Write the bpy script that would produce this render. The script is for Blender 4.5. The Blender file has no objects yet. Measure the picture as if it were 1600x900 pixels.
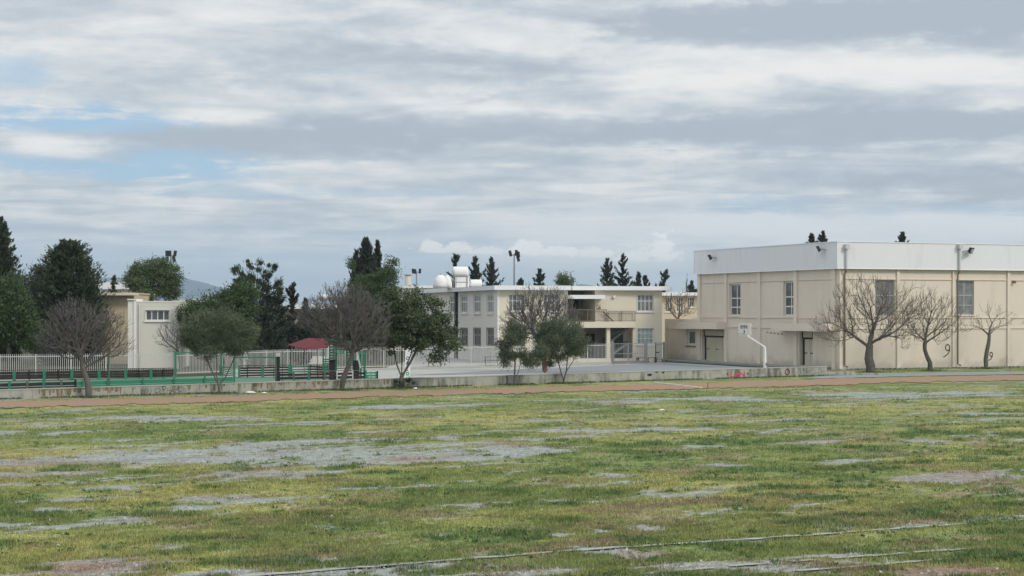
import bpy, math, random
import numpy as np
from mathutils import Vector

# ------------------------------------------------------------------ camera
F, HZ, CH = 2700.0, 485.0, 5.0        # focal length in photo pixels, horizon row, eye height
S = bpy.context.scene
col = S.collection
cam = bpy.data.cameras.new("camera")
cam.sensor_width = 36.0
cam.lens = 36.0 * F / 1600.0
cam.shift_y = (HZ - 450.0) / 1600.0
cam.clip_start = 0.5
cam.clip_end = 40000
cam_o = bpy.data.objects.new("camera", cam)
cam_o.location = (0, 0, CH)
cam_o.rotation_euler = (math.radians(90), 0, 0)
col.objects.link(cam_o)
S.camera = cam_o
S.render.resolution_x, S.render.resolution_y = 1024, 576

# ------------------------------------------------------------------ node helpers
class N:
    """tiny wrapper to write shader maths"""
    def __init__(s, nt): s.nt = nt
    def new(s, t, **kw):
        n = s.nt.nodes.new(t)
        for k, v in kw.items(): setattr(n, k, v)
        return n
    def put(s, sock, v):
        if hasattr(v, 'is_output') or isinstance(v, bpy.types.NodeSocket): s.nt.links.new(v, sock)
        else: sock.default_value = v
    def m(s, op, a, b=0.0, c=0.0, clamp=False):
        n = s.new('ShaderNodeMath', operation=op, use_clamp=clamp)
        s.put(n.inputs[0], a); s.put(n.inputs[1], b); s.put(n.inputs[2], c)
        return n.outputs[0]
    def mix(s, f, a, b):
        n = s.new('ShaderNodeMix', data_type='RGBA')
        s.put(n.inputs[0], f)
        for i, v in ((6, a), (7, b)):
            if isinstance(v, tuple) and len(v) == 3: v = v + (1.0,)
            s.put(n.inputs[i], v)
        return n.outputs[2]
    def vec(s, x, y, z):
        n = s.new('ShaderNodeCombineXYZ')
        s.put(n.inputs[0], x); s.put(n.inputs[1], y); s.put(n.inputs[2], z)
        return n.outputs[0]
    def noise(s, v, scale, detail=3.0, rough=0.5, dist=0.0):
        n = s.new('ShaderNodeTexNoise')
        if v is not None: s.nt.links.new(v, n.inputs['Vector'])
        n.inputs['Scale'].default_value = scale; n.inputs['Detail'].default_value = detail
        n.inputs['Roughness'].default_value = rough; n.inputs['Distortion'].default_value = dist
        return n.outputs[0]
    def ss(s, v, a, b, lo=0.0, hi=1.0):
        n = s.new('ShaderNodeMapRange', interpolation_type='SMOOTHSTEP')
        s.put(n.inputs[0], v)
        n.inputs[1].default_value = a; n.inputs[2].default_value = b
        n.inputs[3].default_value = lo; n.inputs[4].default_value = hi
        return n.outputs[0]

# ------------------------------------------------------------------ sky and sun
SUN_EL = math.radians(38)
SUN_AZ = math.atan2(0.80, -0.60)        # bearing of the sun, from +Y towards +X: behind the viewer's right shoulder
W = bpy.data.worlds.new("World")
S.world = W
W.use_nodes = True
wn_ = W.node_tree
wn_.nodes.clear()
n = N(wn_)
out = n.new('ShaderNodeOutputWorld'); bg = n.new('ShaderNodeBackground')
bg.inputs[1].default_value = 0.1
wn_.links.new(bg.outputs[0], out.inputs[0])
sky = n.new('ShaderNodeTexSky', sky_type='NISHITA')
sky.sun_disc = False; sky.sun_elevation = SUN_EL; sky.sun_rotation = SUN_AZ
sky.air_density = 1.0; sky.dust_density = 1.5; sky.ozone_density = 1.0
tc = n.new('ShaderNodeTexCoord'); sp = n.new('ShaderNodeSeparateXYZ')
wn_.links.new(tc.outputs['Generated'], sp.inputs[0])
X_, Y_, Z_ = sp.outputs
hyp = n.m('SQRT', n.m('ADD', n.m('MULTIPLY', X_, X_), n.m('MULTIPLY', Y_, Y_)))
az = n.m('ARCTAN2', X_, Y_)
el = n.m('DIVIDE', Z_, n.m('MAXIMUM', hyp, 0.02))
zz = n.m('ADD', n.m('MAXIMUM', Z_, 0.0), 0.055)
P = n.vec(n.m('MULTIPLY', n.m('DIVIDE', X_, zz), 1.35), n.m('ADD', n.m('DIVIDE', Y_, zz), n.m('MULTIPLY', n.m('DIVIDE', X_, zz), 0.35)), 0.0)       # position on the cloud layer
f1 = n.noise(P, 0.8, 7.0, 0.58, 0.5)
Pb = n.vec(n.m('ADD', n.m('DIVIDE', X_, zz), 7.3), n.m('MULTIPLY', n.m('DIVIDE', Y_, zz), 1.25), 3.1)
f2 = n.noise(Pb, 1.7, 7.0, 0.60, 0.5)
wq = n.vec(n.m('MULTIPLY', az, 16.0), n.m('MULTIPLY', el, 48.0), 0.0)
wob = n.m('SUBTRACT', n.noise(wq, 1.0, 4.0, 0.6), 0.5)
wob2 = n.m('SUBTRACT', n.noise(n.vec(n.m('MULTIPLY', az, 46.0), n.m('MULTIPLY', el, 110.0), 5.0), 1.0, 6.0, 0.62), 0.5)

wob3 = n.m('SUBTRACT', n.noise(n.vec(n.m('MULTIPLY', az, 120.0), n.m('MULTIPLY', el, 190.0), 2.0), 1.0, 6.0, 0.6), 0.5)
def puff(px, py, rx, ry, k=3.6):
    """cumulus: billowed top, flat base"""
    a0 = math.atan((px - 800) / F); e0 = (HZ - py) / F * math.cos(a0)
    dx = n.m('MULTIPLY', n.m('SUBTRACT', az, a0), F / rx); dy = n.m('MULTIPLY', n.m('SUBTRACT', el, e0), F / ry)
    d = n.m('SQRT', n.m('ADD', n.m('MULTIPLY', dx, dx), n.m('MULTIPLY', dy, dy)))
    d = n.m('ADD', n.m('ADD', d, n.m('MULTIPLY', wob3, k)), n.m('MULTIPLY', wob2, 1.2))
    return n.m('MULTIPLY', n.ss(d, 1.15, 0.65), n.ss(dy, -0.85, -0.25))
def blob(px, py, rx, ry, soft=1.0, w=1.9, w2=0.9):
    a0 = math.atan((px - 800) / F); e0 = (HZ - py) / F * math.cos(a0)
    dx = n.m('MULTIPLY', n.m('SUBTRACT', az, a0), F / rx)
    dy = n.m('MULTIPLY', n.m('SUBTRACT', el, e0), F / ry)
    d = n.m('SQRT', n.m('ADD', n.m('MULTIPLY', dx, dx), n.m('MULTIPLY', dy, dy)))
    d = n.m('ADD', d, n.m('MULTIPLY', wob, w)); d = n.m('ADD', d, n.m('MULTIPLY', wob2, w2))
    return n.ss(d, 1.0 + 0.45 * soft, 1.0 - 0.55 * soft)
def total(lst):
    t = lst[0]
    for q in lst[1:]: t = n.m('ADD', t, q)
    return t
def wt(b, k): return n.m('MULTIPLY', b, k)

lift = total([                                   # darker (-) and brighter (+) banks of cloud
    wt(blob(430, 222, 240, 28), -0.50), wt(blob(780, 200, 280, 22), -0.35),
    wt(blob(1330, 30, 330, 36), -0.62), wt(blob(1600, 40, 160, 40), -0.3),
    wt(blob(1280, 205, 300, 30), -0.42), wt(blob(1560, 285, 190, 26), -0.40), wt(blob(1500, 190, 200, 22), -0.30),
    wt(blob(560, 110, 260, 40), -0.22), wt(blob(880, 145, 110, 20), -0.26),
    wt(blob(1050, 260, 260, 18), -0.14), wt(blob(80, 315, 200, 20), -0.10),
    wt(blob(340, 186, 90, 16), 0.42), wt(blob(1190, 95, 210, 28), 0.28), wt(blob(1420, 118, 190, 26), 0.22),
    wt(blob(1560, 110, 120, 40), 0.12), wt(blob(1080, 135, 160, 26), 0.26), wt(blob(720, 150, 140, 24), 0.26),
    wt(blob(120, 60, 230, 50), 0.16), wt(blob(780, 60, 60, 14), 0.16), wt(blob(620, 260, 240, 18), 0.16),
    wt(blob(110, 228, 90, 18), 0.26), wt(blob(1000, 300, 220, 16), 0.10), wt(blob(1520, 250, 150, 10), 0.2)])
tone = n.m('ADD', n.m('MULTIPLY', n.m('SUBTRACT', f1, 0.5), 1.1), n.m('MULTIPLY', n.m('SUBTRACT', f2, 0.5), 1.25))
tone = n.m('ADD', tone, n.m('MULTIPLY', wob2, 0.5))
tone = n.m('ADD', n.m('ADD', tone, lift), 0.52)
tone = n.m('ADD', n.m('MULTIPLY', tone, 0.35), n.m('MULTIPLY', n.ss(tone, 0.08, 0.95), 0.65), clamp=True)
K = 10.0
cr = n.new('ShaderNodeValToRGB'); wn_.links.new(tone, cr.inputs[0])
e = cr.color_ramp.elements
e[0].position = 0.0; e[0].color = (0.38, 0.43, 0.49, 1)
e[1].position = 1.0; e[1].color = (0.775, 0.765, 0.75, 1)
q = e.new(0.35); q.color = (0.48, 0.53, 0.58, 1)
q = e.new(0.62); q.color = (0.60, 0.63, 0.65, 1)
cloud = cr.outputs[0]
# clear blue seen through the gaps (the Nishita sky, thin veil over it)
gap = total([blob(90, 186, 190, 22, 0.9), blob(190, 258, 230, 26, 0.9), wt(blob(20, 110, 70, 22), 0.6),
             wt(blob(1180, 325, 120, 14), 0.55), wt(blob(1400, 335, 160, 12), 0.35), wt(blob(420, 300, 260, 10), 0.45),
             wt(blob(1580, 330, 90, 12), 0.4), wt(blob(640, 140, 40, 5), 0.0)])
gap = n.m('MULTIPLY', n.m('MINIMUM', gap, 1.0), n.ss(n.m('ADD', f2, n.m('MULTIPLY', wob2, 0.4)), 0.72, 0.50))
gap = n.m('MULTIPLY', gap, n.m('SUBTRACT', 1.0, n.m('MULTIPLY', blob(100, 228, 100, 20), 0.9)))
blue = n.mix(0.75, sky.outputs[0], (0.31 * K, 0.50 * K, 0.70 * K, 1))
scl = n.new('ShaderNodeVectorMath', operation='SCALE'); wn_.links.new(cloud, scl.inputs[0]); scl.inputs[3].default_value = K
skyc = n.mix(n.m('MULTIPLY', gap, 0.95, clamp=True), scl.outputs[0], blue)
# smoother, paler air towards the horizon
low = n.ss(el, 0.062, 0.012)
warm = n.ss(az, -0.06, 0.10)
lowc = n.mix(warm, (0.47 * K, 0.56 * K, 0.68 * K, 1), (0.60 * K, 0.655 * K, 0.72 * K, 1))
skyc = n.mix(n.m('MULTIPLY', low, 0.80), skyc, lowc)
# pale warm bank and small sunlit cumulus low on the right
bank = n.m('MINIMUM', total([wt(blob(1000, 350, 260, 24), 0.62), wt(blob(1300, 358, 260, 26), 0.72), wt(blob(1560, 362, 130, 20), 0.6), wt(blob(930, 400, 170, 26), 0.6)]), 0.85)
skyc = n.mix(bank, skyc, (0.72 * K, 0.735 * K, 0.755 * K, 1))
cum = n.m('MINIMUM', total([puff(672, 386, 26, 13), wt(puff(710, 389, 34, 11), .95), wt(puff(760, 393, 30, 8), .7), puff(828, 390, 30, 15), wt(puff(868, 394, 34, 10), .9),
                            wt(puff(925, 396, 40, 10), .8), puff(1036, 394, 26, 25), wt(puff(990, 400, 34, 15), .8)]), 1.0)
skyc = n.mix(n.m('MULTIPLY', cum, 0.68), skyc, (0.98 * K, 0.955 * K, 0.91 * K, 1))
# unseen sky overhead and behind the viewer brightened, added to light the surfaces
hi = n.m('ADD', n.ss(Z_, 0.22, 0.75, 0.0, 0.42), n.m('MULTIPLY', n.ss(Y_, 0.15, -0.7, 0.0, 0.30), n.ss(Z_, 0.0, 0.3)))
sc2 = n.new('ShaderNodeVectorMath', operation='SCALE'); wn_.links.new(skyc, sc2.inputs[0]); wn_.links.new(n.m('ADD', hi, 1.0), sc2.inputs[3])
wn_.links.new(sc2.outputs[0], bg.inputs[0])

sl = bpy.data.lights.new("sun", 'SUN'); sl.energy = 1.5; sl.angle = math.radians(11); sl.color = (1.0, 0.94, 0.84)
so = bpy.data.objects.new("sun", sl); col.objects.link(so)
sd = Vector((math.sin(SUN_AZ) * math.cos(SUN_EL), math.cos(SUN_AZ) * math.cos(SUN_EL), math.sin(SUN_EL)))
so.rotation_euler = sd.to_track_quat('Z', 'Y').to_euler()
so.location = (60, -40, 60)

vs = S.view_settings
vs.view_transform = 'Standard'; vs.look = 'None'; vs.exposure = 0.25; vs.gamma = 1.0; vs.use_curve_mapping = False
S.render.engine = 'CYCLES'
S.cycles.max_bounces = 5; S.cycles.diffuse_bounces = 3; S.cycles.glossy_bounces = 2
S.cycles.volume_bounces = 0; S.cycles.transparent_max_bounces = 4

# ------------------------------------------------------------------ measuring helpers
def G(px, py):
    """ground point seen in the photograph at px, py"""
    Y = CH * F / (py - HZ); return ((px - 800) * Y / F, Y)
def at(px, Y): return ((px - 800) * Y / F, Y)
def zat(py, Y): return CH - (py - HZ) * Y / F

# ------------------------------------------------------------------ numpy noise
def _h(i, j, s):
    v = (i * 374761393 + j * 668265263 + s * 1442695041) & 0xFFFFFFFF
    v = ((v ^ (v >> 13)) * 1274126177) & 0xFFFFFFFF
    return ((v ^ (v >> 16)) & 0xFFFF) / 65535.0
def vnoise(x, y, s=0):
    xi = np.floor(x).astype(np.int64); yi = np.floor(y).astype(np.int64)
    fx = x - xi; fy = y - yi
    fx = fx * fx * (3 - 2 * fx); fy = fy * fy * (3 - 2 * fy)
    a = _h(xi, yi, s); b = _h(xi + 1, yi, s); c = _h(xi, yi + 1, s); d = _h(xi + 1, yi + 1, s)
    return (a * (1 - fx) + b * fx) * (1 - fy) + (c * (1 - fx) + d * fx) * fy
def fbm(x, y, s=0, o=4):
    t = 0; w = 0.5; tot = 0
    for k in range(o):
        t = t + w * vnoise(x * 2 ** k, y * 2 ** k, s + k * 17); tot += w; w *= 0.55
    return t / tot

# ------------------------------------------------------------------ object helpers
ORIG = {}
def thing(name, label, cat, loc=(0, 0, 0), group=None):
    o = bpy.data.objects.new(name, None); col.objects.link(o)
    o.location = loc; o.empty_display_size = 0.3
    o['label'] = label; o['category'] = cat
    if group: o['group'] = group
    ORIG[o.name] = tuple(loc)
    return o
def tag(o, label, cat, group=None):
    o['label'] = label; o['category'] = cat
    if group: o['group'] = group
    return o
def build(name, V, Fs, mat, parent=None, loc=None, smooth=False, label=None, attrs=None):
    """ONE mesh object from world-space vertices"""
    me = bpy.data.meshes.new(name)
    org = ORIG[parent.name] if parent is not None else (loc or (0, 0, 0))
    V = np.asarray(V, dtype=np.float32).reshape(-1, 3) - np.asarray(org, dtype=np.float32)
    if isinstance(Fs, np.ndarray):
        nf, k = Fs.shape
        me.vertices.add(len(V)); me.vertices.foreach_set('co', V.ravel())
        me.loops.add(nf * k); me.loops.foreach_set('vertex_index', Fs.astype(np.int32).ravel())
        me.polygons.add(nf); me.polygons.foreach_set('loop_start', np.arange(0, nf * k, k, dtype=np.int32))
        me.polygons.foreach_set('loop_total', np.full(nf, k, dtype=np.int32))
        me.update(calc_edges=True)
    else:
        me.from_pydata(V.tolist(), [], Fs); me.update()
    if attrs:
        for an, av in attrs.items():
            av = np.asarray(av, dtype=np.float32)
            if av.ndim == 2:
                a = me.color_attributes.new(an, 'FLOAT_COLOR', 'POINT')
                c4 = np.ones((len(av), 4), dtype=np.float32); c4[:, :3] = av
                a.data.foreach_set('color', c4.ravel())
            else:
                a = me.attributes.new(an, 'FLOAT', 'POINT'); a.data.foreach_set('value', av)
    if smooth:
        me.polygons.foreach_set('use_smooth', np.ones(len(me.polygons), dtype=bool))
    me.materials.append(mat)
    o = bpy.data.objects.new(name, me); col.objects.link(o)
    if parent is not None:
        o.parent = parent
        o.location = (0, 0, 0)
    else:
        o.location = org
    ORIG[o.name] = org
    if label: o['label'] = label
    return o
def struct(o, kind='structure'):
    o['kind'] = kind; return o

class MB:
    """collects shapes for one mesh"""
    def __init__(s): s.V = []; s.F = []
    def quadbox(s, base, top):
        b = len(s.V); s.V += list(base) + list(top)
        m = len(base)
        s.F.append(tuple(b + m - 1 - i for i in range(m))); s.F.append(tuple(b + m + i for i in range(m)))
        for i in range(m):
            j = (i + 1) % m; s.F.append((b + i, b + j, b + m + j, b + m + i))
        return s
    def obox(s, p, u, v, L, Wd, z0, z1):
        """box on ground frame: corner p, directions u (length L) and v (width Wd)"""
        c = [(p[0], p[1]), (p[0] + u[0] * L, p[1] + u[1] * L),
             (p[0] + u[0] * L + v[0] * Wd, p[1] + u[1] * L + v[1] * Wd), (p[0] + v[0] * Wd, p[1] + v[1] * Wd)]
        return s.quadbox([(x, y, z0) for x, y in c], [(x, y, z1) for x, y in c])
    def bar(s, a, b, w, h=None, ref=(0, 0, 1)):
        """rectangular bar from a to b"""
        h = h or w; a = Vector(a); b = Vector(b); d = (b - a).normalized()
        r = Vector(ref)
        if abs(d.dot(r)) > 0.95: r = Vector((1, 0, 0))
        x = d.cross(r).normalized() * (w / 2); y = x.cross(d).normalized() * (h / 2)
        q1 = [tuple(a + x * i + y * j) for i, j in ((-1, -1), (1, -1), (1, 1), (-1, 1))]
        q2 = [tuple(b + x * i + y * j) for i, j in ((-1, -1), (1, -1), (1, 1), (-1, 1))]
        return s.quadbox(q1, q2)
    def tube(s, pts, rad, sides=8, cap=True):
        pts = [Vector(p) for p in pts]; m = len(pts)
        if not hasattr(rad, '__len__'): rad = [rad] * m
        rings = []; prev = None
        for i, p in enumerate(pts):
            d = (pts[min(i + 1, m - 1)] - pts[max(i - 1, 0)]).normalized()
            if prev is None:
                r = Vector((1, 0, 0)) if abs(d.x) < 0.9 else Vector((0, 1, 0))
                x = d.cross(r).normalized()
            else:
                x = (prev - d * prev.dot(d)).normalized()
            prev = x; y = d.cross(x)
            b = len(s.V)
            for k in range(sides):
                a = 2 * math.pi * k / sides
                s.V.append(tuple(p + (x * math.cos(a) + y * math.sin(a)) * rad[i]))
            rings.append(b)
        for a, b in zip(rings, rings[1:]):
            for k in range(sides):
                j = (k + 1) % sides; s.F.append((a + k, a + j, b + j, b + k))
        if cap:
            s.F.append(tuple(rings[0] + sides - 1 - k for k in range(sides)))
            s.F.append(tuple(rings[-1] + k for k in range(sides)))
        return s
    def poly(s, pts):
        b = len(s.V); s.V += [tuple(p) for p in pts]; s.F.append(tuple(range(b, b + len(pts)))); return s
    def out(s, name, mat, parent=None, **kw): return build(name, s.V, s.F, mat, parent, **kw)

# ------------------------------------------------------------------ materials
def mat(name, c, rough=0.8,  var=0.12, scale=0.6, spec=0.3, metal=0.0, c2=None, streak=None, bump=0.0, fine=0.0, base=None):
    """painted / cast surface: base colour, broad mottling, fine grain, optional vertical streaks of c2"""
    m = bpy.data.materials.new(name); m.use_nodes = True
    q = N(m.node_tree); b = m.node_tree.nodes['Principled BSDF']
    b.inputs['Roughness'].default_value = rough; b.inputs['Metallic'].default_value = metal
    b.inputs['Specular IOR Level'].default_value = spec
    tcn = q.new('ShaderNodeTexCoord'); v = tcn.outputs['Object']
    f = q.noise(v, scale, 5.0, 0.6)
    c2 = c2 or tuple(x * 0.72 for x in c)
    colr = q.mix(q.ss(f, 0.38, 0.70, 0.0, min(1.0, var * 4)), c, tuple(c[i] * (1 - var * 2) + c2[i] * var * 2 for i in range(3)))
    if fine:
        g = q.noise(v, scale * 30, 3.0, 0.6)
        colr = q.mix(q.ss(g, 0.35, 0.65, 0.0, fine), colr, tuple(x * 0.6 for x in c))
    if streak:
        s1 = q.new('ShaderNodeMapping'); m.node_tree.links.new(v, s1.inputs[0]); s1.inputs['Scale'].default_value = streak[1]
        g = q.noise(s1.outputs[0], 1.0, 4.0, 0.6)
        g2 = q.noise(v, 0.35, 2.0, 0.5)
        colr = q.mix(q.m('MULTIPLY', q.ss(g, streak[2], streak[3], 0.0, streak[4]), q.ss(g2, 0.35, 0.6, 0.25, 1.0)), colr, streak[0])
    if base:                                        # splashed dirt low on the wall, ragged upper edge
        sz = q.new('ShaderNodeSeparateXYZ'); m.node_tree.links.new(v, sz.inputs[0])
        hgt = q.m('ADD', sz.outputs[2], q.m('MULTIPLY', q.m('SUBTRACT', q.noise(v, 0.9, 5.0, 0.65), 0.5), -2.6))
        colr = q.mix(q.ss(hgt, base[1], 0.0, 0.0, base[2]), colr, base[0])
        pt = q.noise(v, 0.16, 3.0, 0.5)
        colr = q.mix(q.ss(pt, 0.53, 0.60, 0.0, 0.16), colr, tuple(min(1, x * 1.22) for x in c))
    m.node_tree.links.new(colr, b.inputs['Base Color'])
    if bump:
        bn = q.new('ShaderNodeBump'); bn.inputs['Strength'].default_value = bump; bn.inputs['Distance'].default_value = 0.02
        m.node_tree.links.new(q.noise(v, scale * 20, 4.0, 0.6), bn.inputs['Height']); m.node_tree.links.new(bn.outputs[0], b.inputs['Normal'])
    return m
def leafmat(name, c1, c2, rough=0.6):
    m = bpy.data.materials.new(name); m.use_nodes = True
    q = N(m.node_tree); b = m.node_tree.nodes['Principled BSDF']
    b.inputs['Roughness'].default_value = rough; b.inputs['Specular IOR Level'].default_value = 0.25
    a = q.new('ShaderNodeAttribute', attribute_name='tint')
    m.node_tree.links.new(q.mix(a.outputs['Fac'], c1, c2), b.inputs['Base Color'])
    return m
def vcolmat(name, rough=0.95, spec=0.1, fine=None):
    m = bpy.data.materials.new(name); m.use_nodes = True
    q = N(m.node_tree); b = m.node_tree.nodes['Principled BSDF']
    b.inputs['Roughness'].default_value = rough; b.inputs['Specular IOR Level'].default_value = spec
    a = q.new('ShaderNodeAttribute', attribute_name='Col'); c = a.outputs['Color']
    if fine:
        tcn = q.new('ShaderNodeTexCoord'); v = tcn.outputs['Object']
        for sc, am, k in fine:
            g = q.noise(v, sc, 4.0, 0.65)
            hi = q.new('ShaderNodeVectorMath', operation='SCALE'); m.node_tree.links.new(c, hi.inputs[0])
            m.node_tree.links.new(q.ss(g, 0.28, 0.72, 1 - am, 1 + am * k), hi.inputs[3]); c = hi.outputs[0]
    m.node_tree.links.new(c, b.inputs['Base Color'])
    return m

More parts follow.
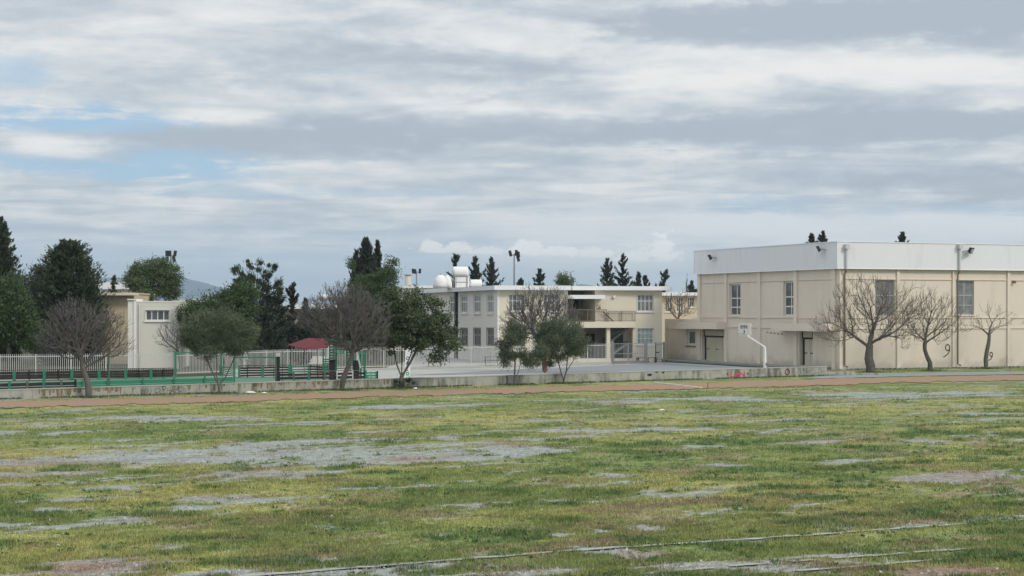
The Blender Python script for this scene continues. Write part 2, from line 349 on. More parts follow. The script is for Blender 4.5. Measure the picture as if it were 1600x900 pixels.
M = {
 'field': vcolmat('field_ground', fine=[(0.9, .13, 1), (5.0, .32, 1), (24.0, .5, 1)]),
 'track': mat('track_dirt', (0.355, 0.222, 0.152), 0.95, 0.4, 0.22, 0.1, c2=(0.29, 0.25, 0.17), fine=0.5, streak=((0.22, 0.23, 0.12), (0.25, 1.1, 1), 0.50, 0.66, 0.7)),
 'yard': mat('yard_concrete', (0.42, 0.415, 0.385), 0.9, 0.2, 0.15, 0.2, c2=(0.33, 0.34, 0.33), fine=0.3, streak=((0.26, 0.27, 0.26), (0.35, 0.12, 1), 0.5, 0.7, 0.6)),
 'asphalt': mat('yard_asphalt', (0.25, 0.265, 0.275), 0.9, 0.2, 0.2, 0.2, c2=(0.20, 0.21, 0.22), fine=0.25),
 'court': mat('court_paint', (0.12, 0.21, 0.155), 0.85, 0.2, 0.4, 0.2, c2=(0.09, 0.16, 0.12), fine=0.25),
 'far': mat('far_ground', (0.13, 0.14, 0.08), 0.95, 0.3, 0.05, 0.1, c2=(0.18, 0.15, 0.10)),
 'path': mat('path_clay', (0.27, 0.295, 0.275), 0.9, 0.2, 0.5, 0.15, c2=(0.20, 0.22, 0.17), fine=0.3),
 'line': mat('line_chalk', (0.42, 0.43, 0.40), 0.95, 0.3, 1.5, 0.1, c2=(0.20, 0.22, 0.15), fine=0.4),
 'earth': mat('dark_earth', (0.075, 0.075, 0.05), 0.95, 0.3, 0.5, 0.1, c2=(0.12, 0.10, 0.07), fine=0.3),
 'hill': mat('hill_haze_blue', (0.09, 0.13, 0.18), 0.95, 0.3, 0.003, 0.0, c2=(0.15, 0.17, 0.20)),  # scrub colour pushed blue, distance haze mixed into the base colour
 'conc': mat('low_wall_concrete', (0.41, 0.405, 0.355), 0.92, 0.30, 1.1, 0.15, c2=(0.20, 0.205, 0.17), fine=0.5,
             streak=((0.075, 0.078, 0.06), (2.2, 2.2, 0.5), 0.46, 0.66, 0.8), bump=0.3),
 'conc_top': mat('wall_coping', (0.42, 0.42, 0.385), 0.92, 0.25, 0.9, 0.15, fine=0.3),
 'rust': mat('rust_stain', (0.20, 0.135, 0.08), 0.95, 0.25, 2.0, 0.1, c2=(0.30, 0.24, 0.17), fine=0.3, streak=((0.34, 0.33, 0.29), (3.5, 3.5, 0.3), 0.45, 0.6, 0.8)),
 'moss': mat('moss_stain', (0.15, 0.15, 0.085), 0.95, 0.25, 2.0, 0.1, c2=(0.24, 0.23, 0.16), fine=0.3, streak=((0.33, 0.32, 0.27), (3.5, 3.5, 0.3), 0.42, 0.6, 0.7)),
 'beige': mat('hall_plaster', (0.67, 0.595, 0.50), 0.9, 0.10, 0.25, 0.2, c2=(0.60, 0.54, 0.46), fine=0.06,
              streak=((0.40, 0.36, 0.29), (1.2, 1.2, 0.12), 0.50, 0.72, 0.28), base=((0.33, 0.30, 0.25), 1.0, 0.5)),
 'beige_trim': mat('hall_pilaster_plaster', (0.69, 0.615, 0.52), 0.9, 0.08, 0.3, 0.2, fine=0.05),
 'groove': mat('plaster_dark_mark', (0.30, 0.265, 0.205), 0.9, 0.1),  # one flat dark plaster tone, used for the hall smudge
 'door_beige': mat('door_beige_paint', (0.52, 0.475, 0.37), 0.6, 0.12, 0.8, 0.3),
 'parapet': mat('parapet_white', (0.70, 0.71, 0.725), 0.8, 0.08, 0.3, 0.3, fine=0.04, streak=((0.50, 0.50, 0.48), (1.6, 1.6, 0.25), 0.50, 0.74, 0.35)),
 'capmetal': mat('white_sheet_metal', (0.78, 0.79, 0.80), 0.5, 0.06, 0.6, 0.4),
 'cream': mat('school_plaster', (0.66, 0.60, 0.485), 0.9, 0.06, 0.25, 0.2, fine=0.05),
 'cream_side': mat('school_plaster_side', (0.68, 0.66, 0.61), 0.9, 0.06, 0.25, 0.2, fine=0.05),  # greyer copy of the school cream, the shaded side's tone put into the colour
 'white': mat('white_plaster', (0.74, 0.73, 0.69), 0.85, 0.08, 0.4, 0.2, fine=0.05),
 'offwhite': mat('pale_block_plaster', (0.62, 0.595, 0.52), 0.9, 0.07, 0.3, 0.2, fine=0.05),
 'tan': mat('tan_plaster', (0.56, 0.47, 0.33), 0.9, 0.08, 0.3, 0.2, fine=0.05),
 'roofw': mat('roof_white_paint', (0.75, 0.76, 0.76), 0.8, 0.1, 0.4, 0.2),
 'tank': mat('tank_white', (0.74, 0.735, 0.72), 0.55, 0.15, 1.2, 0.4, c2=(0.5, 0.48, 0.44)),
 'winframe': mat('window_frame_white', (0.62, 0.62, 0.60), 0.6, 0.08, 1.0, 0.4),
 'winframe_g': mat('window_frame_grey', (0.36, 0.36, 0.34), 0.6, 0.08, 1.0, 0.4),
 'glass': mat('window_glass', (0.06, 0.065, 0.07), 0.18, 0.35, 0.9, 0.7, c2=(0.17, 0.17, 0.165)),
 'glass_c': mat('window_glass_curtained', (0.22, 0.23, 0.235), 0.25, 0.3, 1.6, 0.6, c2=(0.07, 0.07, 0.075),
                streak=((0.10, 0.10, 0.11), (7, 7, 0.4), 0.45, 0.6, 0.8)),
 'glass_t': mat('window_glass_teal', (0.30, 0.40, 0.38), 0.3, 0.3, 1.2, 0.5, c2=(0.12, 0.16, 0.16)),
 'dark': mat('dark_recess', (0.045, 0.042, 0.038), 0.9, 0.2, 1.0, 0.1),
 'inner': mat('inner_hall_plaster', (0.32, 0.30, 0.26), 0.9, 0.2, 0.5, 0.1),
 'black': mat('black_paint', (0.022, 0.022, 0.024), 0.6, 0.2, 2.0, 0.3),
 'blackboard': mat('black_stained_board', (0.028, 0.025, 0.026), 0.75, 0.3, 2.0, 0.2, c2=(0.06, 0.05, 0.045)),
 'greenp': mat('green_paint', (0.035, 0.195, 0.118), 0.6, 0.2, 2.0, 0.3, c2=(0.03, 0.17, 0.11)),
 'greenb': mat('bright_green_plastic', (0.05, 0.36, 0.19), 0.5, 0.15, 2.0, 0.4),
 'greend': mat('dull_green_boards', (0.075, 0.135, 0.10), 0.8, 0.25, 2.0, 0.2),
 'picket': mat('fence_white_paint', (0.50, 0.505, 0.48), 0.7, 0.12, 1.0, 0.3),
 'greymetal': mat('grey_metal', (0.26, 0.27, 0.28), 0.5, 0.15, 1.5, 0.4, metal=0.2),
 'greypost': mat('grey_post', (0.22, 0.22, 0.215), 0.7, 0.15, 1.5, 0.3),
 'pipe': mat('pipe_brown', (0.19, 0.15, 0.12), 0.6, 0.15, 1.5, 0.3),
 'pipe_w': mat('pipe_pale', (0.52, 0.53, 0.53), 0.6, 0.1, 1.5, 0.3),
 'redroof': mat('red_roof_sheet', (0.135, 0.024, 0.032), 0.8, 0.15, 0.8, 0.2, c2=(0.11, 0.025, 0.03)),
 'redpole': mat('red_brown_paint', (0.16, 0.05, 0.045), 0.7, 0.2, 2.0, 0.3),
 'redspray': mat('red_spray_paint', (0.50, 0.07, 0.11), 0.8, 0.15, 3.0, 0.2, c2=(0.55, 0.2, 0.24)),
 'darkred': mat('dark_red_spray', (0.12, 0.035, 0.04), 0.8, 0.15, 3.0, 0.2),
 'blackspray': mat('black_spray_paint', (0.055, 0.055, 0.055), 0.85, 0.15, 3.0, 0.2, c2=(0.16, 0.16, 0.14)),
 'greyspray': mat('grey_spray_paint', (0.16, 0.165, 0.16), 0.85, 0.25, 3.0, 0.2, c2=(0.3, 0.3, 0.28)),
 'palespray': mat('pale_spray_paint', (0.50, 0.52, 0.52), 0.85, 0.2, 3.0, 0.2),
 'bark': mat('bark_dark', (0.11, 0.10, 0.092), 0.95, 0.3, 3.0, 0.1, c2=(0.20, 0.17, 0.145), fine=0.5, bump=0.8),
 'bark_g': mat('bark_grey', (0.15, 0.142, 0.13), 0.95, 0.3, 3.0, 0.1, c2=(0.10, 0.09, 0.08), fine=0.4, bump=0.8),
 'twig': mat('twig_grey_purple', (0.118, 0.110, 0.108), 0.95, 0.2, 2.0, 0.1, c2=(0.165, 0.155, 0.150)),
 'twig_b': mat('twig_brown', (0.150, 0.122, 0.10), 0.95, 0.2, 2.0, 0.1, c2=(0.20, 0.17, 0.145)),
 'twig_r': mat('twig_reddish', (0.19, 0.13, 0.095), 0.95, 0.2, 2.0, 0.1),
 'litter': mat('white_litter', (0.75, 0.75, 0.74), 0.7, 0.1, 5.0, 0.3),
 'wood': mat('grey_wood', (0.14, 0.13, 0.115), 0.85, 0.25, 2.0, 0.2),
 'lamp': mat('lamp_glass', (0.30, 0.32, 0.34), 0.2, 0.1, 2.0, 0.6),
 'grass': vcolmat('grass_blade', 0.7, 0.2),
 'l_dark': leafmat('needles_dark', (0.024, 0.038, 0.021), (0.070, 0.090, 0.050)),
 'l_black': leafmat('needles_blackish', (0.020, 0.029, 0.021), (0.055, 0.068, 0.045)),
 'l_mid': leafmat('leaves_mid', (0.030, 0.060, 0.022), (0.090, 0.135, 0.050)),
 'l_pine': leafmat('needles_light', (0.045, 0.080, 0.028), (0.125, 0.165, 0.070)),
 'l_broad': leafmat('leaves_broad', (0.024, 0.044, 0.020), (0.12, 0.15, 0.07), 0.4),  # pale end of the random leaf tint stands in for light glints
 'l_olive': leafmat('leaves_olive', (0.055, 0.078, 0.044), (0.140, 0.172, 0.105)),
 'l_bush': leafmat('leaves_bush', (0.020, 0.032, 0.018), (0.062, 0.080, 0.042)),
}

# ------------------------------------------------------------------ frames of the place
def unit(a): return (math.sin(math.radians(a)), math.cos(math.radians(a)))
WA = G(0, 624); WB = G(1292, 587)
wl = math.hypot(WB[0] - WA[0], WB[1] - WA[1])
wd = ((WB[0] - WA[0]) / wl, (WB[1] - WA[1]) / wl); wnn = (-wd[1], wd[0])

class Face:
    """a vertical plane: origin, direction u to the right, normal n towards the viewer"""
    def __init__(s, P, u):
        s.P = P; s.u = u; s.n = (u[1], -u[0])
    def d(s, px):
        t = (px - 800) / F
        return (s.P[1] * t - s.P[0]) / (s.u[0] - s.u[1] * t)
    def Y(s, d): return s.P[1] + s.u[1] * d
    def z(s, px, py): return zat(py, s.Y(s.d(px)))
    def p(s, d, k, z): return (s.P[0] + s.u[0] * d + s.n[0] * k, s.P[1] + s.u[1] * d + s.n[1] * k, z)
    def box(s, mb, d0, d1, z0, z1, k0, k1):
        q = [(d0, k1), (d1, k1), (d1, k0), (d0, k0)]
        return mb.quadbox([s.p(a, b, z0) for a, b in q], [s.p(a, b, z1) for a, b in q])

def wall_mesh(fc, d0, d1, z0, z1, holes, depth=0.25):
    """wall face with real openings and reveals"""
    mb = MB()
    ds = sorted(set([d0, d1] + [h[0] for h in holes] + [h[1] for h in holes]))
    zs = sorted(set([z0, z1] + [h[2] for h in holes] + [h[3] for h in holes]))
    for a, b in zip(ds, ds[1:]):
        for c, e_ in zip(zs, zs[1:]):
            mx, mz = (a + b) / 2, (c + e_) / 2
            if any(h[0] < mx < h[1] and h[2] < mz < h[3] for h in holes): continue
            mb.poly([fc.p(a, 0, c), fc.p(b, 0, c), fc.p(b, 0, e_), fc.p(a, 0, e_)])
    for a, b, c, e_ in holes:
        for q in (((a, c), (a, e_)), ((b, e_), (b, c)), ((a, e_), (b, e_)), ((b, c), (a, c))):
            mb.poly([fc.p(q[0][0], 0, q[0][1]), fc.p(q[0][0], -depth, q[0][1]), fc.p(q[1][0], -depth, q[1][1]), fc.p(q[1][0], 0, q[1][1])])
    return mb
def window(fc, h, parent, cols, rows, fm, gm, k=-0.18, fw=0.07, sill=None, surround=None, name='window'):
    """window part: frame with bars, > glass, > sill"""
    a, b, c, e_ = h; mb = MB()
    fc.box(mb, a, a + fw, c, e_, k, k + 0.07); fc.box(mb, b - fw, b, c, e_, k, k + 0.07)
    fc.box(mb, a + fw, b - fw, c, c + fw, k, k + 0.07); fc.box(mb, a + fw, b - fw, e_ - fw, e_, k, k + 0.07)
    for t in cols: x = a + (b - a) * t; fc.box(mb, x - fw * .45, x + fw * .45, c + fw, e_ - fw, k + 0.004, k + 0.066)
    for t in rows: z = c + (e_ - c) * t; fc.box(mb, a + fw, b - fw, z - fw * .45, z + fw * .45, k + 0.002, k + 0.072)
    if surround:
        w = surround
        fc.box(mb, a - w, a, c - w, e_ + w, 0.003, 0.05); fc.box(mb, b, b + w, c - w, e_ + w, 0.003, 0.05)
        fc.box(mb, a, b, e_, e_ + w, 0.003, 0.05); fc.box(mb, a, b, c - w, c, 0.003, 0.05)
    o = mb.out(name, fm, parent)
    g = MB(); g.poly([fc.p(a, k + 0.03, c), fc.p(b, k + 0.03, c), fc.p(b, k + 0.03, e_), fc.p(a, k + 0.03, e_)])
    g.out('glass', gm, o)
    if sill:
        sb = MB(); fc.box(sb, a - 0.12, b + 0.12, c - 0.12, c - 0.002, -0.1, 0.12); sb.out('sill', sill, o)
    return o

def text_mesh(name, txt, fc, d, k, z, size, m, parent, sx=1.0, shear=0.0, bold=0.0):
    """lettering as thin geometry on the plane fc, left bottom at (d, z)"""
    cu = bpy.data.curves.new(name, 'FONT'); cu.body = txt; cu.size = size; cu.extrude = 0.002; cu.shear = shear; cu.offset = bold
    cu.resolution_u = 3
    tmp = bpy.data.objects.new(name, cu); col.objects.link(tmp)
    bpy.context.view_layer.update()
    me = bpy.data.meshes.new_from_object(tmp.evaluated_get(bpy.context.evaluated_depsgraph_get()))
    V = [fc.p(d + v.co.x * sx, k + v.co.z, z + v.co.y) for v in me.vertices]
    Fs = [tuple(p.vertices) for p in me.polygons]
    bpy.data.objects.remove(tmp)
    return build(name, V, Fs, m, parent)

# ------------------------------------------------------------------ ground
def inpoly_strip(pts_up, pts_lo):
    """track edges given as photo points; returns world polylines"""
    return [G(*p) for p in pts_up], [G(*p) for p in pts_lo]

BARE = [ # px, py, rx, ry, strength, red
 (330,712,330,15,1.2,0),(450,704,210,18,1.2,0),(620,714,190,13,1.0,0),(820,706,80,9,1.2,0),(90,722,150,9,.9,.3),(430,741,120,5,.8,.2),(60,741,110,6,.8,.3),
 (280,652,130,6,1.0,0),(620,635,120,5,1.0,0),(720,632,90,4,.9,0),(370,664,70,3,.8,0),(15,674,30,4,1,0),(85,678,22,3,.9,0),(90,664,50,3,.6,0),
 (880,673,120,4,1,0),(1060,671,90,3,.9,0),(960,628,120,3,1,0),(1110,623,110,3,.9,0),(1340,617,120,5,1.2,0),(1500,614,130,4,1.1,0),(1310,631,60,2.5,.8,0),
 (1280,690,60,4,1.1,.1),(1430,688,45,4,1.1,.2),(1310,720,70,4,1,.0),(1140,728,40,4,1,.1),(960,741,60,3,.8,.1),(1560,646,60,3,.8,0),
 (1530,752,110,16,1.0,.35),(1480,770,60,8,.8,.3),(340,778,120,7,1.0,.1),(180,765,80,6,.8,.3),(300,794,50,4,.9,0),(75,796,26,4,1,0),
 (260,856,60,6,1.1,0),(170,885,110,16,1.0,.55),(400,897,50,7,1.1,0),(1140,843,70,5,1.1,.1),(870,835,30,9,.8,.3),(935,828,20,4,1,.1),(930,858,60,6,1,.1),
 (1120,885,140,9,.9,.2),(1010,868,50,9,.8,.7),(1180,757,40,4,.6,.2),(700,685,20,4,1,0),(740,692,50,3,.7,0),(905,798,50,3,.7,.1),(600,800,30,2,.3,0),
 (10,820,35,5,.8,.2),(1450,893,120,8,.9,.8),(1300,893,80,6,.8,.4),(1100,699,60,4,.4,.1),(560,690,60,3,.5,0),(1240,655,60,3,.5,.1),(1110,650,40,3,.7,.1),
 (150,780,60,4,.6,.3),(380,760,40,4,.3,.2)]
REDB = [(80,728,110,10),(300,728,70,6),(650,718,60,6),(1400,682,90,6),(120,890,90,16),(1450,893,110,10),(1040,700,50,4),(60,640,80,4),(1010,866,60,10)]
def ell(x, y, px, py, rx, ry):
    cx, cy = G(px, py); ax = rx * cy / F; ay = ry * cy * cy / (CH * F)
    return np.sqrt(((x - cx) / ax) ** 2 + ((y - cy) / ay) ** 2)
def sample(x, y):
    """bare-soil mask, colour of the ground, greenness at world x, y"""
    s = x * wd[0] + y * wd[1]; t = -x * wd[1] + y * wd[0]
    nz = fbm(s * 0.20, t * 0.85, 3, 5); n2 = fbm(s * 1.3, t * 2.9, 9, 4); n3 = fbm(s * 0.16, t * 0.2, 21, 4); n4 = fbm(s * 0.5, t * 0.8, 33, 4)
    m = np.zeros_like(x); rd = np.zeros_like(x)
    for px, py, rx, ry, st, r in BARE:
        q = np.clip(1.35 - ell(x, y, px, py, rx, ry), 0, 1) * st
        rd = np.where(q > m, r, rd); m = np.maximum(m, q)
    bare = m * 1.25 + (nz - 0.5) * 3.4 + (n2 - 0.5) * 2.2 - 0.56
    bare = np.clip(bare * 3.0, 0, 1)
    strag = np.clip((nz * .55 + n2 * .45 - 0.615) * 14, 0, 1) * 0.8        # small stray bare spots
    bare = np.maximum(bare, strag)
    for px, py, rx, ry in REDB:
        rd = np.maximum(rd, np.clip(1.4 - ell(x, y, px, py, rx, ry), 0, 1) * (0.5 + n4 * .8) - .15)
    rd = np.clip(rd + (n4 - .5) * 1.0, 0, 1)
    return bare, rd, nz, n2, n3, n4
def gcolour(x, y):
    bare, rd, nz, n2, n3, n4 = sample(x, y)
    A = lambda *c: np.array(c)[None, :]
    L = lambda a, b, f: a + (b - a) * np.clip(f, 0, 1)[:, None]
    g = L(A(.166, .204, .070), A(.285, .282, .105), (n3 - .5) * 3.6 + .5)
    g = L(g, A(.245, .205, .120), (n4 - .56) * 5)
    g = L(g, A(.096, .150, .050), (fbm(x * .7, y * .9, 51, 5) - .55) * 6.5)
    g = g * (0.60 + 0.8 * n2)[:, None]
    soil = L(A(.285, .305, .280), A(.235, .165, .125), rd)
    soil = soil * (0.82 + 0.3 * fbm(x * 2.2, y * 2.6, 77, 3))[:, None]
    halo = np.clip(bare * 1.4, 0, 1)
    c = L(g, L(g, A(.20, .16, .105), np.full(len(x), .6)), np.clip(halo * 3, 0, 1))
    c = L(c, soil, halo)
    return c, bare

# field: one finely divided sheet, finer near the viewer
nr, nc = 560, 620
Yr = 26 * (152 / 26) ** (np.linspace(0, 1, nr)); cx = np.linspace(-1, 1, nc)
YY = np.repeat(Yr[:, None], nc, 1); XX = cx[None, :] * (12 + YY * 0.38)
x = XX.ravel(); y = YY.ravel()
keep = np.ones_like(x, dtype=bool)
gc, gb = gcolour(x, y)
zz_ = (fbm(x * 0.8, y * 0.8, 5, 3) - .5) * 0.05 * np.clip((125 - y) / 30, 0, 1) - 0.012
idx = np.arange(nr * nc).reshape(nr, nc)
Q = np.stack([idx[:-1, :-1], idx[:-1, 1:], idx[1:, 1:], idx[1:, :-1]], -1).reshape(-1, 4)
# keep the sheet on the field side of the low wall and the hall
qc = np.stack([x[Q].mean(1), y[Q].mean(1)], 1)
tt = -(qc[:, 0] - WA[0]) * wd[1] + (qc[:, 1] - WA[1]) * wd[0]
Q = Q[(tt < 0.4) | (qc[:, 0] > 23.0)]
struct(build('field_ground', np.stack([x, y, zz_], 1), Q, M['field'], smooth=True, attrs={'Col': gc}))
fg = MB(); fg.poly([(-9000, -500, -0.06), (9000, -500, -0.06), (9000, 12000, -0.06), (-9000, 12000, -0.06)])
struct(fg.out('ground', M['far']))

def ribbon(name, up, lo, z, m, jit=0.0, step=1.2, seed=1, curve=True):
    """strip of ground between two polylines (world xy), ragged edges"""
    rnd = np.random.RandomState(seed)
    def res(pl, cnt):
        pl = np.array(pl); sgl = np.r_[0, np.cumsum(np.hypot(*np.diff(pl, axis=0).T))]
        tq = np.linspace(0, sgl[-1], cnt)
        return np.stack([np.interp(tq, sgl, pl[:, 0]), np.interp(tq, sgl, pl[:, 1])], 1)
    L = math.hypot(up[-1][0] - up[0][0], up[-1][1] - up[0][1]); cnt = max(3, int(L / step))
    a, b = res(up, cnt), res(lo, cnt)
    for arr, sgn in ((a, 1), (b, -1)):
        r = fbm(np.arange(cnt) * 0.35, np.full(cnt, seed * 3.3), seed, 3) - .5 + (rnd.rand(cnt) - .5) * .5
        dirv = (a - b) / np.maximum(1e-6, np.hypot(*(a - b).T))[:, None]
        arr += dirv * (r * jit)[:, None] * sgn
    V = [(p[0], p[1], z) for p in a] + [(p[0], p[1], z) for p in b]
    Fs = [(cnt + i, cnt + i + 1, i + 1, i) for i in range(cnt - 1)]
    return struct(build(name, V, Fs, m))
tr_up = [(-160, 630), (0, 627), (190, 623), (390, 618.5), (600, 612), (850, 605.5), (1100, 598.5), (1200, 595), (1300, 592.5), (1400, 589.5), (1600, 586), (1760, 584)]
tr_lo = [(-160, 641), (0, 638), (190, 633.5), (390, 626.5), (600, 620), (850, 613.5), (1100, 607), (1200, 604.5), (1300, 602), (1400, 598), (1600, 594.5), (1760, 592)]
ribbon('running_track', [G(*p) for p in tr_up], [G(*p) for p in tr_lo], 0.022, M['track'], 3.2, 0.3, 4)
ribbon('path', [G(1282, 588), G(1330, 583.5), G(1450, 582), G(1600, 580.5), G(1760, 579)], [G(1250, 592), G(1330, 590.5), G(1450, 587.5), G(1600, 584.8), G(1760, 583)], 0.018, M['path'], 0.8, 0.4, 9)
# chalk lines of the near lanes, broken where grass has grown over them
def chalk(pts, w, seed, miss):
    pl = np.array([G(*p) for p in pts]); sgl = np.r_[0, np.cumsum(np.hypot(*np.diff(pl, axis=0).T))]
    t = np.arange(0, sgl[-1], 0.06); px_ = np.interp(t, sgl, pl[:, 0]); py_ = np.interp(t, sgl, pl[:, 1])
    V = []; Fs = []
    dx = np.gradient(px_); dy = np.gradient(py_); l = np.hypot(dx, dy); nx, ny = -dy / l, dx / l
    a = fbm(t * 2.5, t * 0, seed, 3); b = fbm(t * 2.1, t * 0 + 9, seed + 3, 3); gapn = fbm(t * 0.9, t * 0 + 3, seed + 5, 5)
    for i in range(len(t) - 1):
        if gapn[i] < miss: continue
        k = len(V)
        for j in (i, i + 1):
            V.append((px_[j] + nx[j] * w * a[j] * 1.1, py_[j] + ny[j] * w * a[j] * 1.1, 0.018)); V.append((px_[j] - nx[j] * w * b[j] * 1.1, py_[j] - ny[j] * w * b[j] * 1.1, 0.018))
        Fs.append((k, k + 1, k + 3, k + 2))
    return struct(build('track_line', V, Fs, M['line']))
chalk([(200, 914), (480, 893.5), (880, 862), (1180, 842), (1600, 812.5), (1750, 803)], 0.19, 2, .27)
chalk([(985, 899), (1120, 887), (1275, 875), (1450, 862), (1585, 853.5), (1740, 843)], 0.16, 12, .36)
chalk([(1160, 899), (1325, 887), (1475, 874), (1600, 865), (1740, 855)], 0.16, 22, .37)
chalk([(-60, 627.5), (0, 626), (190, 622), (390, 617.5), (520, 613)], 0.16, 32, .34)

# yard behind the low wall
def off(p, s, t): return (p[0] + wd[0] * s + wnn[0] * t, p[1] + wd[1] * s + wnn[1] * t)
yb = MB(); yb.poly([(*off(WA, -60, 0.25), -0.02)[:3], (*off(WB, 3.5, 0.25), -0.02), (28.5, 146, -0.02), (60, 300, -0.02), (-160, 300, -0.02)])
struct(yb.out('schoolyard', M['yard']))
sb = MB(); sb.poly([(*off(WA, -50, 0.3), 0.0), (*off(WA, 24.5, 0.3), 0.0), (*off(WA, 34, 19), 0.0), (*off(WA, 20, 25), 0.0), (*off(WA, -50, 27), 0.0)])
struct(sb.out('sports_court', M['court']))
ab = MB(); ab.poly([(*G(640, 586), 0.0), (*G(1188, 577), 0.0), (*G(1040, 567.5), 0.0), (*G(960, 570.5), 0.0), (*G(800, 577.5), 0.0)])
struct(ab.out('yard_asphalt', M['asphalt']))

eb_ = MB(); eb_.poly([(*at(-200, 125), -0.01), (*at(272, 130), -0.01), (*at(350, 134), -0.01), (*at(350, 150), -0.01), (*at(450, 152), -0.01), (*at(500, 147), -0.01), (*at(600, 150), -0.01), (*at(640, 175), -0.01), (*at(640, 200), -0.01), (*at(600, 290), -0.01), (*at(-300, 290), -0.01)])
struct(eb_.out('planted_earth', M['earth']))
# hills far off
def ridge(pts, Yh, depth, name='hill', seed=0):
    V = []; Fs = []
    P0 = np.array(pts, float); xs = np.linspace(P0[0, 0], P0[-1, 0], 90); zs = np.interp(xs, P0[:, 0], P0[:, 1])
    prof = [0.0, .3, .62, .88, 1.0, .8, .45, 0.0]
    for j, pf in enumerate(prof):
        Yj = Yh + depth * (j - 4) / 4
        for i, px in enumerate(xs):
            top = CH + (HZ - zs[i]) * Yh / F
            nzv = float(fbm(np.array([px * .06 + seed]), np.array([j * 1.7]), seed, 3)[0]) - .5
            V.append(((px - 800) * Yh / F + nzv * 150, Yj + nzv * 300 * (0 < j < 7), -5 + (top + 5) * max(0, pf + (nzv * .22 if pf not in (0., 1.) else 0))))
    m = len(xs)
    for j in range(len(prof) - 1):
        for i in range(m - 1): Fs.append((j * m + i, j * m + i + 1, (j + 1) * m + i + 1, (j + 1) * m + i))
    return struct(build(name, V, Fs, M['hill'], smooth=True))
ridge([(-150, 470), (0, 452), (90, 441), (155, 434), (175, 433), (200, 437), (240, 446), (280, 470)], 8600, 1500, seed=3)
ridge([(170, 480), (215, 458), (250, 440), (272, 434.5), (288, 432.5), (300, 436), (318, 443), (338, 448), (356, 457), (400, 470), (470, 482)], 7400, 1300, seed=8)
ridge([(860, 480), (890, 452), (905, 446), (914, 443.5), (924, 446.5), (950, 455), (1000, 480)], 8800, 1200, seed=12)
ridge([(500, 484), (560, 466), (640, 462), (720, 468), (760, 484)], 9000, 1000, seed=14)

# ------------------------------------------------------------------ low concrete wall with graffiti
lw = thing('low_wall', 'long low stained concrete wall covered in graffiti along the far edge of the field', 'wall', (WA[0], WA[1], 0))
FW = Face(WA, wd)
mb = MB(); ct = MB(); sL = -22.0
segs = np.linspace(sL, wl, 44)
rr = random.Random(5)
def wallh(s): return 0.50 + 0.17 * min(1, max(0, s / wl * 1.15))
for i, (a, b) in enumerate(zip(segs, segs[1:])):
    q = [(a, 0), (b - 0.012, 0), (b - 0.012, -0.25), (a, -0.25)]
    ha, hb = wallh(a), wallh(b)
    mb.quadbox([FW.p(d, k, -0.1) for d, k in q], [FW.p(d, k, (ha if j in (0, 3) else hb)) for j, (d, k) in enumerate(q)])
mb.out('wall_body', M['conc'], lw)
for i, (a, b) in enumerate(zip(segs, segs[1:])):
    q = [(a, 0.03), (b - 0.006, 0.03), (b - 0.006, -0.28), (a, -0.28)]
    dz = rr.uniform(-.008, .008)
    ct.quadbox([FW.p(d, k, (wallh(a) if j in (0, 3) else wallh(b)) + .002) for j, (d, k) in enumerate(q)], [FW.p(d, k, (wallh(a) if j in (0, 3) else wallh(b)) + .055 + dz) for j, (d, k) in enumerate(q)])
ct.out('coping', M['conc_top'], lw)
# rust and moss runs below the coping: thin irregular coats
def stain(px0, px1, m, seed, dens=1.0):
    r = random.Random(seed); mb = MB(); d = FW.d(px0); d1 = FW.d(px1)
    while d < d1:
        w = r.uniform(.05, .28); L = r.uniform(.1, .46)
        if r.random() < dens:
            h = wallh(d); pts = [(d, h), (d + w, h), (d + w * r.uniform(.7, 1.0), h - L * r.uniform(.6, 1)), (d + w * .5, h - L), (d + w * r.uniform(0, .3), h - L * r.uniform(.5, 1))]
            mb.poly([FW.p(a, 0.004, max(0.03, b)) for a, b in pts])
        d += w * r.uniform(.8, 1.3)
    mb.out('stain', m, lw)
stain(60, 190, M['rust'], 3); stain(395, 530, M['rust'], 8, .8); stain(530, 620, M['moss'], 5, .9); stain(270, 395, M['moss'], 6, .55)
gd = FW.d(203); gr = random.Random(8)
for i, ch_ in enumerate('T MUSCHTAPZ'):
    if ch_ != ' ': text_mesh('graffiti', ch_, FW, gd, 0.008, 0.05 + gr.uniform(0, .09), .50 + gr.uniform(-.1, .05), M['greyspray' if i % 3 == 1 else 'blackspray'], lw, gr.uniform(.62, .95), gr.uniform(-.1, .5), gr.uniform(-.014, -.004))
    gd += gr.uniform(.26, .36)
RB = FW.d(1135)
text_mesh('graffiti', 'L', FW, RB + .32, 0.009, 0.10, 0.56, M['redspray'], lw, 1.35, 0.0, 0.018)
text_mesh('graffiti', 'N', FW, RB + 1.22, 0.009, 0.10, 0.56, M['redspray'], lw, 1.35, 0.0, 0.018)
b = MB(); cS = RB + .97
sp_ = [(cS + (.27 if i % 2 == 0 else .11) * math.sin(i * math.pi / 5), .29 + (.25 if i % 2 == 0 else .10) * math.cos(i * math.pi / 5)) for i in range(10)]
for i in range(10): b.poly([FW.p(cS, .009, .29), FW.p(*[(v) for v in (sp_[i][0], .009, sp_[i][1])]), FW.p(sp_[(i + 1) % 10][0], .009, sp_[(i + 1) % 10][1])])
b.out('graffiti', M['redspray'], lw)
for dd in (0.0, 1.95):
    b = MB(); c = RB + .12 + dd
    b.poly([FW.p(c + .07 * math.cos(a * .785), 0.009, .33 + .10 * math.sin(a * .785)) for a in range(8)]); b.out('graffiti', M['darkred'], lw)
